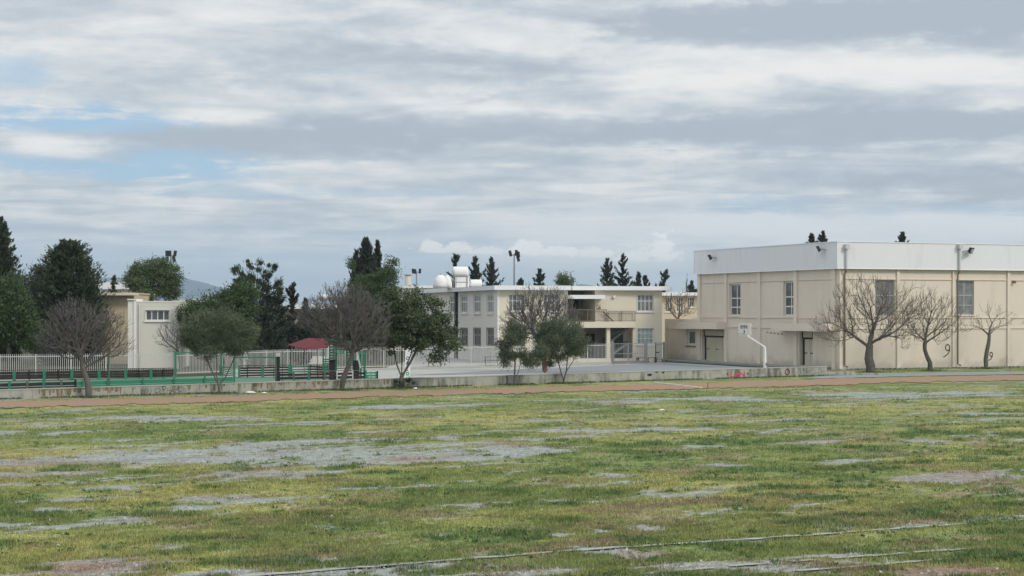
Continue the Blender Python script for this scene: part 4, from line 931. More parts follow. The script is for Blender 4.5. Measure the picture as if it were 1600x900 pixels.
for px0, px1, py, r_, Y, lab in ((500, 524, 464.5, .32, 196, 'white water tank on a high stand on the building behind the dark trees'), (428, 440, 474, .38, 199, 'white water tank low on the building behind the sparse pine')):
    X0, X1 = at(px0, Y)[0], at(px1, Y)[0]; zb = zat(482.5, 196) + .45
    o = thing('water_tank', lab, 'water tank', ((X0 + X1) / 2, Y, zb)); q = MB(); z = zat(py, Y)
    q.tube([(X0, Y, z), (X0 + .08, Y, z), (X1 - .08, Y, z), (X1, Y, z)], [r_ * .7, r_, r_, r_ * .7], 14); q.out('tank', M['tank'], o)
    q = MB()
    for xx in (X0 + .2, X1 - .2): q.bar((xx, Y - .2, zb), (xx, Y - .2, z - r_ * .8), .06); q.bar((xx, Y + .2, zb), (xx, Y + .2, z - r_ * .8), .06)
    q.out('stand', M['greypost'], o)
o = thing('low_outbuilding', 'low whitish outbuilding with framed windows behind the picket fence near the red roof', 'building', (*at(380, 160), 0))
fc = Face(at(380, 160), unit(80)); hs_ = [hole(fc, 459.5, 475, 545, 558), hole(fc, 485, 512, 545, 558)]
dq = fc.d(520); m_ = wall_mesh(fc, fc.d(455), dq, -.1, 2.3, hs_); m_.poly([fc.p(dq, 0, -.1), fc.p(dq, -5, -.1), fc.p(dq, -5, 2.3), fc.p(dq, 0, 2.3)]); m_.poly([fc.p(fc.d(455), 0, 2.3), fc.p(dq, 0, 2.3), fc.p(dq, -5, 2.3), fc.p(fc.d(455), -5, 2.3)]); m_.out('wall', M['white'], o)
for h in hs_: window(fc, h, o, (.5,), (), M['winframe'], M['glass_c'], fw=.08)
q = MB(); fc.box(q, 0, fc.d(455) - .01, -.1, 1.5, -.2, 0); q.out('low_wall_part', M['white'], o)
o, fc, _d = block('rear_building', 'pale school block with a chimney behind the broadleaf tree', 560, 690, 214, zat(450, 214), 85, 10, M['cream_side'], [(660, 672, 458, 476, (.5,), (.6,))], M['roofw'], .5, .3)
q = MB(); cx_, cy_ = at(637.5, 213); zt = zat(450, 214) + .3
q.tube([(cx_, cy_, zt), (cx_, cy_, zat(431, 213))], [.43, .36], 10); ch = q.out('chimney', M['offwhite'], o)
q = MB(); q.tube([(cx_, cy_, zat(431, 213)), (cx_, cy_, zat(429, 213))], .42, 10); q.out('chimney_cap', M['greypost'], ch)
o, fc, _d = block('rear_building', 'pale two storey building seen in the gap between the school and the sports hall', 1020, 1108, 225, zat(462, 225), 84, 10, M['tan'],
      [(1040, 1050, 464, 487, (.33, .66), (.6,)), (1074, 1085, 464, 480, (.33, .66), (.6,)), (1057, 1067, 464, 487, (.33, .66), (.6,)), (1040, 1050, 500, 520, (.33, .66), (.6,))], M['roofw'], .7, .42)

# ------------------------------------------------------------------ picket fences
def fence_line(name, label, pts, h, m, postm, gap=.145, pw=.045, post_every=2.6, plinth=True, cat='fence', toprail=True):
    """pts: world xy polyline; each panel between posts is one part"""
    o = thing(name, label, cat, (*pts[0], 0))
    for (x0, y0), (x1, y1) in zip(pts, pts[1:]):
        L = math.hypot(x1 - x0, y1 - y0); u = ((x1 - x0) / L, (y1 - y0) / L); npn = max(1, round(L / post_every))
        for i in range(npn):
            a, b = L * i / npn, L * (i + 1) / npn
            q = MB(); q.bar((x0 + u[0] * a, y0 + u[1] * a, 0), (x0 + u[0] * a, y0 + u[1] * a, h + .04), .07); q.out('post', postm, o)
            q = MB(); d_ = a + gap
            while d_ < b - .05:
                px_, py_ = x0 + u[0] * d_, y0 + u[1] * d_; q.bar((px_, py_, .22), (px_, py_, h + .06), pw, .03); d_ += gap
            for z in ((.30, h - .12) if toprail else (.30,)): q.bar((x0 + u[0] * a, y0 + u[1] * a, z), (x0 + u[0] * b, y0 + u[1] * b, z), .035, .05)
            q.out('picket_panel', m, o)
        if plinth:
            q = MB(); q.bar((x0, y0, .06), (x1, y1, .06), .3, .18); q.out('plinth', M['conc_top'], o)
    return o
fence_line('picket_fence', 'long white picket fence behind the green and black sports court boards on the left', [at(-130, 121), at(0, 124.5), at(272, 129.5)], 1.78, M['picket'], M['picket'])
fence_line('picket_fence', 'white picket fence between the red roofed shelter and the olive tree', [at(346, 133.5), at(450, 140.5), at(515, 142.5)], 1.78, M['picket'], M['picket'])
fence_line('picket_fence', 'white picket fence on a kerb between the pallet hut and the school corner', [at(515.5, 142.6), at(600, 146.0), at(780, 152.0), at(842, 155)], 1.86, M['picket'], M['picket'], gap=.155)
fence_line('picket_fence', 'white railing fence before the school arcade left of the grey gate', [at(842.5, 155.1), at(955, 160)], 1.9, M['picket'], M['picket'], gap=.16)
gt = fence_line('fence_gate', 'green framed sliding gate of white pickets beside the olive tree', [at(275, 129.7), at(345, 133.2)], 1.72, M['picket'], M['greenp'], post_every=9, plinth=False, cat='gate')
for px, Y in ((274, 129.4), (345.6, 133.4)):
    q = MB(); xx, yy = at(px, Y); q.bar((xx, yy, 0), (xx, yy, 1.9), .14); q.out('gate_post', M['greenp'], gt)
q = MB(); q.bar((*at(274, 129.4), 1.84), (*at(345.6, 133.4), 1.84), .06, .10); q.out('top_rail', M['greenp'], gt)
# grey school gate
gg = thing('school_gate', 'grey metal double gate with thick posts in front of the school entrance', 'gate', (*at(957, 160.3), 0))
for px, Y in ((957, 160.3), (1009.5, 163), ):
    q = MB(); xx, yy = at(px, Y); q.bar((xx, yy, 0), (xx, yy, 2.15), .26); q.out('gate_post', M['greypost'], gg)
for a, b, Y in ((959.5, 981, 161), (982.5, 1006.5, 162)):
    q = MB(); (x0, y0), (x1, y1) = at(a, Y), at(b, Y + .8)
    for z in (.25, .95, 1.9): q.bar((x0, y0, z), (x1, y1, z), .05)
    for t in np.linspace(0, 1, 10): q.bar((x0 + (x1 - x0) * t, y0 + (y1 - y0) * t, .25), (x0 + (x1 - x0) * t, y0 + (y1 - y0) * t, 1.9), .028 if 0 < t < 1 else .07)
    q.out('gate_leaf', M['greymetal'], gg)
    q = MB(); q.bar((x0, y0 + .03, .12), (x1, y1 + .03, .12), .04, .22); q.out('kick_plate', M['greypost'], gg)
sg = fence_line('side_gate', 'small dark framed gate between the grey gate and the annex wall', [at(1024.5, 164.5), at(1037.5, 165.5)], 1.9, M['greymetal'], M['black'], post_every=3, plinth=False, cat='gate')
q = MB(); xx, yy = at(1037.5, 165.5); q.bar((xx, yy, 0), (xx, yy, 2.0), .16); q.out('gate_post', M['greypost'], sg)
q = MB(); q.bar((*at(1024.5, 164.4), 1.0), (*at(1030, 164.4), 1.0), .08); q.out('latch', M['black'], sg)
fence_line('low_railing', 'low pale railing in front of the school wall right of the grey gate', [at(1011, 163.3), at(1023.5, 164.4)], 1.75, M['picket'], M['greymetal'], post_every=2, plinth=False, gap=.2)

# ------------------------------------------------------------------ sports court boards
def boards(name, label, p0, p1, h, rows, bm, posts, z0=.08, bw=.16, rail=None, backside=-1):
    """post list: (fraction, material, width)"""
    o = thing(name, label, 'court boards', (*p0, 0)); L = math.hypot(p1[0] - p0[0], p1[1] - p0[1]); u = ((p1[0] - p0[0]) / L, (p1[1] - p0[1]) / L)
    r = random.Random(int(L * 100))
    cuts = sorted(set([0, 1] + [t for t, *_ in posts]))
    for a, b in zip(cuts, cuts[1:]):
        q = MB()
        for i in range(rows):
            z = z0 + (h - z0 - bw / 2) * (i + .5) / rows
            q.bar((p0[0] + u[0] * L * a, p0[1] + u[1] * L * a, z + r.uniform(-.012, .012)), (p0[0] + u[0] * L * b, p0[1] + u[1] * L * b, z + r.uniform(-.012, .012)), .035, bw)
        q.out('board_panel', bm, o)
    for t, pm, w in posts:
        x0, y0 = p0[0] + u[0] * L * t + u[1] * .09 * 1, p0[1] + u[1] * L * t - u[0] * .09
        q = MB(); q.bar((x0, y0, 0), (x0, y0, h + .03), w, .10, ref=(0, 1, 0)); q.out('post', pm, o)
    if rail:
        q = MB(); q.bar((*p0, h + .02), (*p1, h + .02), .06, .045); q.out('top_rail', rail, o)
    return o
gp, gy, bk = M['greenp'], M['wood'], M['blackboard']
bx0, bx1 = at(-60, 121.0), at(271, 127.0)
boards('court_boards', 'far row of black boards with green posts before the left picket fence', bx0, bx1, .74, 3, bk,
       [((p - -60) / 331., gp, .20) for p in (19, 65, 108, 151, 193, 234)] + [((p - -60) / 331., M['black'], .05) for p in (42, 87, 215, 254)], .10, .17, M['black'])
boards('court_boards', 'near row of black boards with grey posts just behind the low wall at far left', at(-60, 104), at(118, 108.2), .66, 2, bk,
       [((p + 60) / 178., m_, w) for p, m_, w in ((-30, gp, .14), (12, gp, .14), (40, gy, .13), (66, gp, .14), (94, gy, .13), (117, M['black'], .12))], .06, .2, M['black'])
boards('court_boards', 'green painted boards behind the low wall under the pale block', at(118.6, 108.3), at(364, 114.6), .66, 2, M['greenp'],
       [((p - 118.6) / 245.4, gp, .10) for p in (128, 165, 219, 268, 317)], .05, .22, M['greenp'])
boards('court_boards', 'black boards right of the olive tree across the green court', at(372, 128.2), at(453, 130.5), .86, 4, bk,
       [(0.01, gp, .16), (.17, M['black'], .06), (.46, gp, .20), (.98, gp, .16)], .06, .13, M['black'])
boards('court_boards', 'green slatted boards under the red roofed shelter', at(454, 130.6), at(482, 131.3), .86, 4, gp, [(0.0, gp, .18), (.97, gp, .08)], .06, .10)
boards('court_boards', 'dark boards in front of the shelter running to the pallet hut', at(483, 131.4), at(513, 130), .86, 4, bk, [(0.1, M['black'], .06), (.5, M['black'], .06)], .06, .11)
boards('court_boards', 'near black boards behind the wall between the tall black post and the pallet hut', at(434, 116.5), at(572, 119.5), .84, 3, bk,
       [(.005, M['black'], .2), (.17, gy, .13), (.34, gp, .13), (.52, gy, .13), (.66, M['picket'], .08), (.84, M['picket'], .08), (.99, gp, .12)], .06, .16, gy)
# green slatted side rail joining near and far rows beside the olive
boards('court_boards', 'green slatted return boards behind the olive tree trunk', at(346, 131.5), at(368, 128), .80, 5, gp, [(0, gp, .1), (.98, gp, .1)], .06, .08)

# tall posts and goal
def pole(px, Y, z, m, w, name, label, cat='post', extra=None):
    x0, y0 = at(px, Y); o = thing(name, label, cat, (x0, y0, 0))
    q = MB(); q.tube([(x0, y0, 0), (x0, y0, z)], w / 2, 8); q.out('shaft', m, o)
    q = MB(); q.tube([(x0, y0, z), (x0, y0, z + .04)], w * .6, 8); q.out('cap', m, o)
    q = MB(); q.bar((x0 - .12, y0, .01), (x0 + .12, y0, .01), .24, .03); q.out('base_plate', M['greypost'], o)
    return o
pole(170, 109.5, zat(543, 109.5), M['greend'], .13, 'court_post', 'tall dark post beside the left bare tree trunk')
pole(106.8, 127, zat(540, 127), M['greypost'], .10, 'court_post', 'grey topped post rising above the far court boards left of the bare tree')
o = pole(434.5, 117, zat(558, 117), M['black'], .20, 'court_post', 'thick black post topped with a white box')
q = MB(); xx, yy = at(434.5, 117); q.bar((xx, yy, zat(558, 117) + .045), (xx, yy, zat(551.5, 117)), .24); q.out('white_box', M['picket'], o)
pole(428, 127, zat(548, 127), M['black'], .05, 'court_post', 'thin black pole left of the thick black post')
pole(441, 117.5, zat(549, 117.5), M['black'], .045, 'court_post', 'thin black pole right of the thick black post')
gl = thing('football_goal', 'small green goal frame between the olive tree and the thick black post', 'goal', (*at(366, 116), 0))
for px in (366, 431):
    q = MB(); q.bar((*at(px, 116.4), 0), (*at(px, 116.4), 1.84), .10); q.out('goal_post', M['greenp'] if px < 400 else M['greend'], gl)
q = MB(); q.bar((*at(366, 116.4), 1.84), (*at(431, 116.4), 1.84), .09); q.out('crossbar', M['greenp'], gl)

# red roofed shelter
Ys = 133; sh = thing('shelter', 'open shelter with a dark red sheet roof on slim posts', 'shelter', (*at(481, Ys), 0))
e1, e2, e3, e4 = at(449.5, 131.5), at(512, 130.6), at(516, 136), at(472, 137)
zl, zf = zat(538.5, 131.5), zat(544.5, 130)
A_ = (*at(450, 133.5), zat(538.6, 133.5)); B_ = (*at(474, 130.0), zat(545.0, 130)); C_ = (*at(512.5, 130.5), zat(543, 130.5)); D_ = (*at(515.5, 133.0), zat(529, 133.0)); E_ = (*at(481, 135.5), zat(528.0, 135.5))
q = MB(); th = .05
def slab(pts):
    q.quadbox([(p[0], p[1], p[2] - th) for p in pts], pts)
Mi = (*at(475.5, 131), zat(540.5, 131))
slab([A_, B_, D_, E_]); q.out('roof', M['redroof'], sh)
q = MB(); slab([B_, C_, D_]); q.out('roof_front', M['redroof'], sh)
for px, Y, py in ((456, 133, 539), (476, 131, 544), (509, 131.5, 541), (496, 135, 531)):
    q = MB(); q.bar((*at(px, Y), 0), (*at(px, Y), zat(py, Y) - .06), .07); q.out('post', M['greypost'], sh)
q = MB(); q.bar((*at(462, 131.8), zat(543.5, 131.8)), (*at(470, 131.8), zat(543.5, 131.8)), .3, .12); q.out('lamp_box', M['picket'], sh)

# hut made of green pallets
Yh = 121.5
ph = thing('pallet_hut', 'hut of green slatted pallets and boards behind the bare tree right of the red roof', 'hut', (*at(535, Yh), 0))
def slats(px0, px1, py0, py1, Y, m, n_, name, vert=2, sw=.07, ang=None):
    q = MB(); z0, z1 = zat(py1, Y), zat(py0, Y); (x0, y0), (x1, y1) = at(px0, Y), at(px1, Y)
    for i in range(n_): z = z0 + (z1 - z0) * (i + .5) / n_; q.bar((x0, y0, z), (x1, y1, z), .03, sw)
    for i in range(vert): t = i / (vert - 1); q.bar((x0 + (x1 - x0) * t, y0 + .05, z0), (x0 + (x1 - x0) * t, y0 + .05, z1), .07)
    return q.out(name, m, ph)
slats(505, 515, 560, 583, Yh, M['greenp'], 7, 'pallet_panel', 2, .09)
slats(515.5, 525, 531, 562, Yh - .3, M['greend'], 7, 'pallet_panel', 3, .16)
slats(525.5, 553, 532, 548, Yh - .3, M['greend'], 4, 'pallet_panel', 3, .15)
slats(525.5, 537, 548.5, 553, Yh - .35, M['greenp'], 2, 'pallet_panel', 2, .07)
slats(542, 552, 549, 581, Yh, M['greenp'], 8, 'pallet_panel', 3, .09)
q = MB(); q.bar((*at(519.5, Yh - .1), 0), (*at(519.5, Yh - .1), zat(562, Yh)), .42, .03, ref=(0, 1, 0)); q.out('dark_door', M['blackboard'], ph)
q = MB(); q.bar((*at(556.5, Yh - .1), 0), (*at(556.5, Yh - .1), zat(563, Yh)), .42, .03, ref=(0, 1, 0)); q.out('dark_door', M['blackboard'], ph)
q = MB(); q.bar((*at(553.5, Yh - .4), zat(532.5, Yh)), (*at(563.5, Yh - .4), zat(575, Yh)), .10, .05, ref=(0, 1, 0)); q.out('leaning_board', M['picket'], ph)
for px, py, m_ in ((505, 545, M['greenp']), (515.2, 530, M['greenp']), (525.5, 531, M['greenp']), (541.8, 547, M['greenp']), (552.3, 531, M['greend']), (563.5, 550, M['greenp']), (569.5, 549.5, M['greenp'])):
    q = MB(); q.bar((*at(px, Yh + .1), 0), (*at(px, Yh + .1), zat(py, Yh)), .15 if px > 560 else .10); q.out('post', m_, ph)
q = MB(); q.bar((*at(563.5, Yh), 1.95), (*at(569.5, Yh), 1.95), .3, .06); q.out('shelf', M['greenb'], ph)
cr_ = thing('pallet_stack', 'low stack of bright green slatted pallets at the right end of the black boards', 'pallets', (*at(580, 120), 0))
for i in range(4):
    q = MB(); z = .08 + i * .19
    q.bar((*at(571, 119.8), z), (*at(588.5, 119.8), z), .06, .09)
    q.bar((*at(571, 120.7), z), (*at(588.5, 120.7), z), .06, .09)
    for px in (572, 580, 587.5): q.bar((*at(px, 119.8), z + .07), (*at(px, 120.7), z + .07), .10, .06)
    q.out('pallet', M['greenb'], cr_)
for px in (569.8, 589.6):
    q = MB(); q.bar((*at(px, 119.7), 0), (*at(px, 119.7), .8), .10); q.out('post', M['black'], cr_)

# sign column behind the wall, letters one above the other
sg = thing('sign_column', 'narrow white upright sign with black letters and a green square behind the broadleaf trunk', 'sign', (*at(637, 119.5), 0))
fs = Face(at(633, 119.5), unit(90)); q = MB(); wS = (640.5 - 633) * 119.5 / F
q.quadbox([fs.p(-.02, 0, 0), fs.p(wS * .95, 0, 0), fs.p(wS * .95, -.2, 0), fs.p(-.02, -.2, 0)], [fs.p(.02, 0, zat(547, 119.5)), fs.p(wS + .05, 0, zat(547, 119.5)), fs.p(wS + .05, -.2, zat(547, 119.5)), fs.p(.02, -.2, zat(547, 119.5))]); q.out('panel', M['capmetal'], sg)
for ch_, py in (('O', 562.5), ('A', 569.5), ('E', 579.0)): text_mesh('letter', ch_, fs, .07, .006, zat(py, 119.5), .34, M['black'], sg, .80, 0, .012)
q = MB(); fs.box(q, .06, .27, zat(586.5, 119.5), zat(581, 119.5), .003, .012); gs = q.out('green_square', M['greenb'], sg)
q = MB(); fs.box(q, .12, .21, zat(584.8, 119.5), zat(582.8, 119.5), .013, .016); q.out('white_mark', M['litter'], gs)

# basketball hoop
hb_ = at(1195.5, 133.5); hp = thing('basketball_hoop', 'white graffitied basketball hoop on a bent pole behind the low wall by the hall', 'basketball hoop', (*hb_, 0))
def HP(a, b, z): return (hb_[0] + wd[0] * a + wnn[0] * b, hb_[1] + wd[1] * a + wnn[1] * b, z)
q = MB(); q.tube([HP(0, 0, 0), HP(-.05, 0, zat(545, 133.5)), HP(-.12, 0, zat(541, 133.5))], [.125, .115, .105], 4); q.out('pole', M['tank'], hp)
q = MB(); q.tube([HP(-.12, 0, zat(541, 133.5)), HP(-1.5, 0, zat(527.5, 133)), HP(-1.85, 0, zat(524, 133))], .08, 4); q.tube([HP(-1.5, 0, zat(527.5, 133)), HP(-2.05, 0, zat(518, 133))], .05, 6); q.out('arm', M['tank'], hp)
fbk = Face(HP(-2.1, .7, 0)[:2], (-wnn[0], -wnn[1]))
z0, z1 = zat(523.5, 132), zat(505, 132)
q = MB(); fbk.box(q, 0, 1.4, z0, z1, -.05, 0); bb = q.out('backboard', M['cream_side'], hp)
text_mesh('graffiti', '\u0398\u03a5\u03a1\u0391', fbk, .22, .006, z0 + .48, .36, M['black'], bb, .85, 0, .01)
text_mesh('graffiti', '9', fbk, .58, .006, z0 + .12, .36, M['black'], bb, 1.0, 0, .008)
q = MB(); rc = HP(-2.55, 0, z0 + .1)
q.tube([(rc[0] + .23 * math.cos(a), rc[1] + .23 * math.sin(a), rc[2]) for a in [i * math.pi / 8 for i in range(17)]], .015, 5); q.bar(HP(-2.1, 0, z0 + .1), HP(-2.34, 0, z0 + .1), .05); q.out('rim', M['greypost'], hp)
q = MB(); q.bar(HP(.02, -.15, .95), HP(.0, -.15, .75), .12, .03); q.bar(HP(.02, -.15, .62), HP(.0, -.15, .45), .14, .03)
q.out('graffiti', M['black'], hp)

# picnic tables and benches behind the fence
def picnic(px, Y, label, grp='picnic tables in the schoolyard'):
    x0, y0 = at(px, Y); o = thing('picnic_table', label, 'picnic table', (x0, y0, 0), grp)
    q = MB(); q.bar((x0 - .75, y0, .74), (x0 + .75, y0, .74), .75, .05); q.out('table_top', M['wood'], o)
    for s_ in (-1, 1):
        q = MB(); q.bar((x0 - .75, y0 + s_ * .7, .44), (x0 + .75, y0 + s_ * .7, .44), .26, .05); q.out('bench_seat', M['wood'], o)
    for s_ in (-.55, .55):
        q = MB(); q.bar((x0 + s_, y0 - .62, 0), (x0 + s_, y0 - .2, .74), .07); q.bar((x0 + s_, y0 + .62, 0), (x0 + s_, y0 + .2, .74), .07); q.bar((x0 + s_, y0 - .8, .40), (x0 + s_, y0 + .8, .40), .07); q.out('trestle', M['wood'], o)
picnic(679, 155, 'dark picnic table behind the fence right of the broadleaf trunk'); picnic(768, 158, 'dark picnic table behind the fence at the school corner')
def bench(px, Y, label):
    x0, y0 = at(px, Y); o = thing('bench', label, 'bench', (x0, y0, 0), 'benches by the school wall')
    q = MB(); q.bar((x0 - .55, y0, .45), (x0 + .55, y0, .45), .35, .06); q.out('seat', M['wood'], o)
    for s_ in (-.4, .4): q = MB(); q.bar((x0 + s_, y0, 0), (x0 + s_, y0, .42), .08, .3); q.out('leg', M['wood'], o)
bench(1003, 166.2, 'bench below the teal window seen through the grey gate'); bench(1018, 166.6, 'bench right of the grey gate below the school window')
pole(851.3, 138, 2.6, M['redpole'], .14, 'yard_post', 'red brown post standing in the yard between the two olive trees')
pole(765.5, 152.8, 1.3, M['greypost'], .07, 'yard_post', 'thin grey post on the fence line before the picnic table')
# sports ground light masts
def mast(px, Y, ytop, label, heads):
    x0, y0 = at(px, Y); zt = zat(ytop, Y); o = thing('light_mast', label, 'light mast', (x0, y0, 0), 'floodlight masts beyond the buildings')
    q = MB(); q.tube([(x0, y0, 0), (x0, y0, zt)], [.26, .13], 8); q.out('mast', M['greymetal'], o)
    q = MB(); q.bar((x0 - 1.0, y0, zt - .3), (x0 + 1.0, y0, zt - .3), .14); q.out('crossarm', M['greymetal'], o)
    for dx, dz, ti in heads:
        q = MB(); c = Vector((x0 + dx, y0, zt - .1 + dz)); q.bar(tuple(c + Vector((-ti * .3, 0, .55))), tuple(c + Vector((ti * .3, 0, -.55))), .34, .55); q.out('floodlight', M['black'], o)
mast(267, 330, 396.5, 'light mast rising behind the pale green pine on the left', [(-.75, .15, 0), (-.2, .15, .1), (.8, .15, -.3), (.6, -.9, .5), (-.7, -1.0, 0)])
mast(650.7, 400, 423.5, 'slim light mast behind the chimney above the broadleaf tree', [(-.8, .1, .1), (.8, .1, -.1), (-.3, .0, .1)])
mast(803.5, 330, 396, 'tall light mast standing above the middle of the school roof', [(-.75, .1, .5), (.4, .2, 0), (.8, -.1, .2), (.75, -.9, .4)])
# litter, lying pole
for px, py, s_, lab in ((392, 614, .27, 'crumpled white plastic sheet on the grass below the low wall'), (413, 614.5, .14, 'small white scrap beside the crumpled sheet'), (650, 607.5, .16, 'white scrap on the ground right of the broadleaf trunk'), (1034, 641.5, .12, 'white scrap lying on the grass right of centre in the far field'), (1318, 582.6, .14, 'white scrap by the end of the low wall')):
    x0, y0 = G(px, py); r = random.Random(px); V = []; nn = 9
    q = MB(); base = [(x0 + s_ * 1.5 * math.cos(a) * r.uniform(.6, 1), y0 + s_ * .8 * math.sin(a) * r.uniform(.6, 1), .02) for a in np.linspace(0, 5.6, nn)]
    top = [(x0 + (p[0] - x0) * r.uniform(.3, .7), y0 + (p[1] - y0) * r.uniform(.3, .7), .04 + s_ * r.uniform(.1, .35)) for p in base]
    q.quadbox(base, top); tag(q.out('litter', M['litter'], None, loc=(x0, y0, 0)), lab, 'litter', 'litter on the field edge')
p0, p1 = G(1023, 599), G(1096, 607); q = MB(); q.bar((*p0, .07), (*p1, .05), .09, .07)
tag(q.out('lying_pole', M['white'], None, loc=(*p0, 0)), 'long thin white pole lying across the dirt track', 'pole')
x0, y0 = G(1106, 607); q = MB(); q.bar((x0, y0, 0), (x0, y0, .33), .035); q.bar((x0 - .03, y0, .33), (x0 + .03, y0, .33), .05, .03); tag(q.out('marker_peg', M['black'], None, loc=(x0, y0, 0)), 'small dark upright peg at the end of the lying white pole', 'peg')

# ------------------------------------------------------------------ trees
def colonize(nodes, par, A, D, di, dk, iters, trop=(0, 0, .0), jit=.12, seed=0, inert=.45):
    rnd = np.random.RandomState(seed); nodes = [np.array(p, float) for p in nodes]; par = list(par)
    NP = np.array(nodes); near = np.full(len(A), 1e9); ni = np.zeros(len(A), int)
    alive = np.ones(len(A), bool); kids = {}
    for k, p in enumerate(NP):
        d = np.linalg.norm(A - p, axis=1); b = d < near; near[b] = d[b]; ni[b] = k
    trop = np.array(trop)
    for it in range(iters):
        m = alive & (near < di)
        if not m.any(): break
        vec_ = A[m] - np.array(nodes)[ni[m]]; vec_ /= np.maximum(1e-6, np.linalg.norm(vec_, axis=1))[:, None]
        acc = {}
        ids = ni[m]; uq, inv = np.unique(ids, return_inverse=True)
        sm = np.zeros((len(uq), 3)); np.add.at(sm, inv, vec_)
        new = []
        for k, idn in enumerate(uq):
            if kids.get(idn, 0) >= 3: continue
            v = sm[k] / max(1e-6, np.linalg.norm(sm[k])) + trop + rnd.normal(0, jit, 3)
            if par[idn] >= 0:
                pv = nodes[idn] - nodes[par[idn]]; v = v + pv / max(1e-6, np.linalg.norm(pv)) * inert
            v /= np.linalg.norm(v); new.append((idn, nodes[idn] + v * D)); kids[idn] = kids.get(idn, 0) + 1
        if not new: break
        for idn, p in new:
            k = len(nodes); nodes.append(p); par.append(int(idn))
            d = np.linalg.norm(A - p, axis=1); b = d < near; near[b] = d[b]; ni[b] = k
        alive &= near > dk
    return np.array(nodes), par
def skeleton_mesh(nodes, par, tip, expo=2.65, rmax=None, split=None):
    """pipe model radii, tubes chain by chain; returns thick and thin MBs"""
    nn = len(nodes); ch = [[] for _ in range(nn)]
    for i, p in enumerate(par):
        if p >= 0: ch[p].append(i)
    acc = np.zeros(nn); size = np.ones(nn)
    for i in range(nn - 1, -1, -1):
        if not ch[i]: acc[i] = tip ** expo
        if par[i] >= 0: acc[par[i]] += acc[i]; size[par[i]] += size[i]
    rad = acc ** (1 / expo)
    if rmax: rad = rad * (1 + (rmax / rad[0] - 1) * (np.clip(rad / rad[0], 0, 1) ** 2.2))
    thick, thin = MB(), MB()
    stack = [(0, -1)]
    while stack:
        s_, pr = stack.pop(); chain = [pr] if pr >= 0 else []; k = s_
        while True:
            chain.append(k)
            if not ch[k]: break
            c = sorted(ch[k], key=lambda j: -size[j])
            for j in c[1:]: stack.append((j, k))
            k = c[0]
        if len(chain) < 2: continue
        rs = [rad[j] for j in chain]
        if pr >= 0: rs[0] = rs[1]
        rs = [r_ * (1 + (.16 * math.sin(j * 12.9898 + r_ * 40) if r_ > .06 else 0)) for r_, j in zip(rs, chain)]
        pts = [nodes[j] for j in chain]
        sp_ = split or .045
        cut = next((i for i, r_ in enumerate(rs) if r_ < sp_), len(rs))
        if cut >= 2: thick.tube(pts[:cut + 1], rs[:cut + 1], 7 if rs[0] > .1 else 5, cap=False)
        if cut < len(rs):
            a = max(0, cut - 1 if cut >= 2 else 0)
            if len(pts) - a >= 2: thin.tube(pts[max(a, cut if cut >= 2 else 0):] if len(pts) - max(a, cut if cut >= 2 else 0) >= 2 else pts[a:], rs[max(a, cut if cut >= 2 else 0):] if len(pts) - max(a, cut if cut >= 2 else 0) >= 2 else rs[a:], 3, cap=False)
    return thick, thin, rad
def ell_pts(rnd, cnt, c, r, shell=.5, zcut=None):
    v = rnd.normal(size=(cnt, 3)); v /= np.linalg.norm(v, axis=1)[:, None]
    rr = rnd.rand(cnt) ** (1 / (2 + 2 * shell)); return np.array(c) + v * rr[:, None] * np.array(r)
def bare_tree(name, label, trunk, blobs, nA, Y, tip=.011, D=.22, rt=.16, bm='bark', tm='twig', twigs=1.0, seed=1, trop=(0, 0, .05), dk=.3, di=2.6, tl=.45, cat='tree', jit=.12, up=.6, inert=.6):
    """trunk: (px, py, dY) points from the ground; blobs: (px, py, rx, ry) crown areas in photo pixels at distance Y"""
    rnd = np.random.RandomState(seed); k = Y / F
    tp = []
    for px, py, *dy in trunk:
        yy = Y + (dy[0] if dy else 0); tp.append(((px - 800) * k, yy, max(-.1, zat(py, Y))))
    tp[0] = (tp[0][0], tp[0][1], -.1)
    nodes = [np.array(tp[0])]; par = [-1]
    for a, b in zip(tp, tp[1:]):
        a, b = np.array(a), np.array(b); m = max(1, int(np.linalg.norm(b - a) / D))
        for i in range(1, m + 1): nodes.append(a + (b - a) * i / m); par.append(len(nodes) - 2)
    A = []; area = sum(b[2] * b[3] for b in blobs)
    for px, py, rx, ry in blobs:
        c = ((px - 800) * k, Y, zat(py, Y)); r_ = (rx * k, rx * k * .95, ry * k); A.append(ell_pts(rnd, max(10, int(nA * rx * ry / area)), c, r_, .6))
    A = np.concatenate(A); fz = tp[-1][2]
    top_only = len(nodes) - 1
    nd, pr = colonize(nodes, par, A, D, di, dk, 90, trop, jit, seed, inert)
    # fine twigs on the outer shoots
    if twigs:
        cand = rnd.randint(len(nodes), len(nd), int((len(nd) - len(nodes)) * twigs)) if len(nd) > len(nodes) else []
        nl = list(nd); cc = nodes[-1]
        for i in cand:
            p = nd[i]; o_ = p - cc; o_ = o_ / max(.1, np.linalg.norm(o_))
            v = o_ * .8 + rnd.normal(0, .45, 3) + np.array([0, 0, up]); v /= np.linalg.norm(v)
            L = tl * rnd.uniform(.5, 1.2); a1 = p + v * L * .5; v2 = v + rnd.normal(0, .2, 3) + np.array([0, 0, .15]); a2 = a1 + v2 / np.linalg.norm(v2) * L * .5
            nl.append(a1); pr.append(int(i)); nl.append(a2); pr.append(len(nl) - 2)
        nd = np.array(nl)
    th, tn, rad = skeleton_mesh(nd, pr, tip, rmax=rt)
    o = thing(name, label, cat, (tp[0][0], tp[0][1], 0))
    th.out('trunk', M[bm], o, smooth=True); tn.out('crown', M[tm], o)
    return o, nd, pr
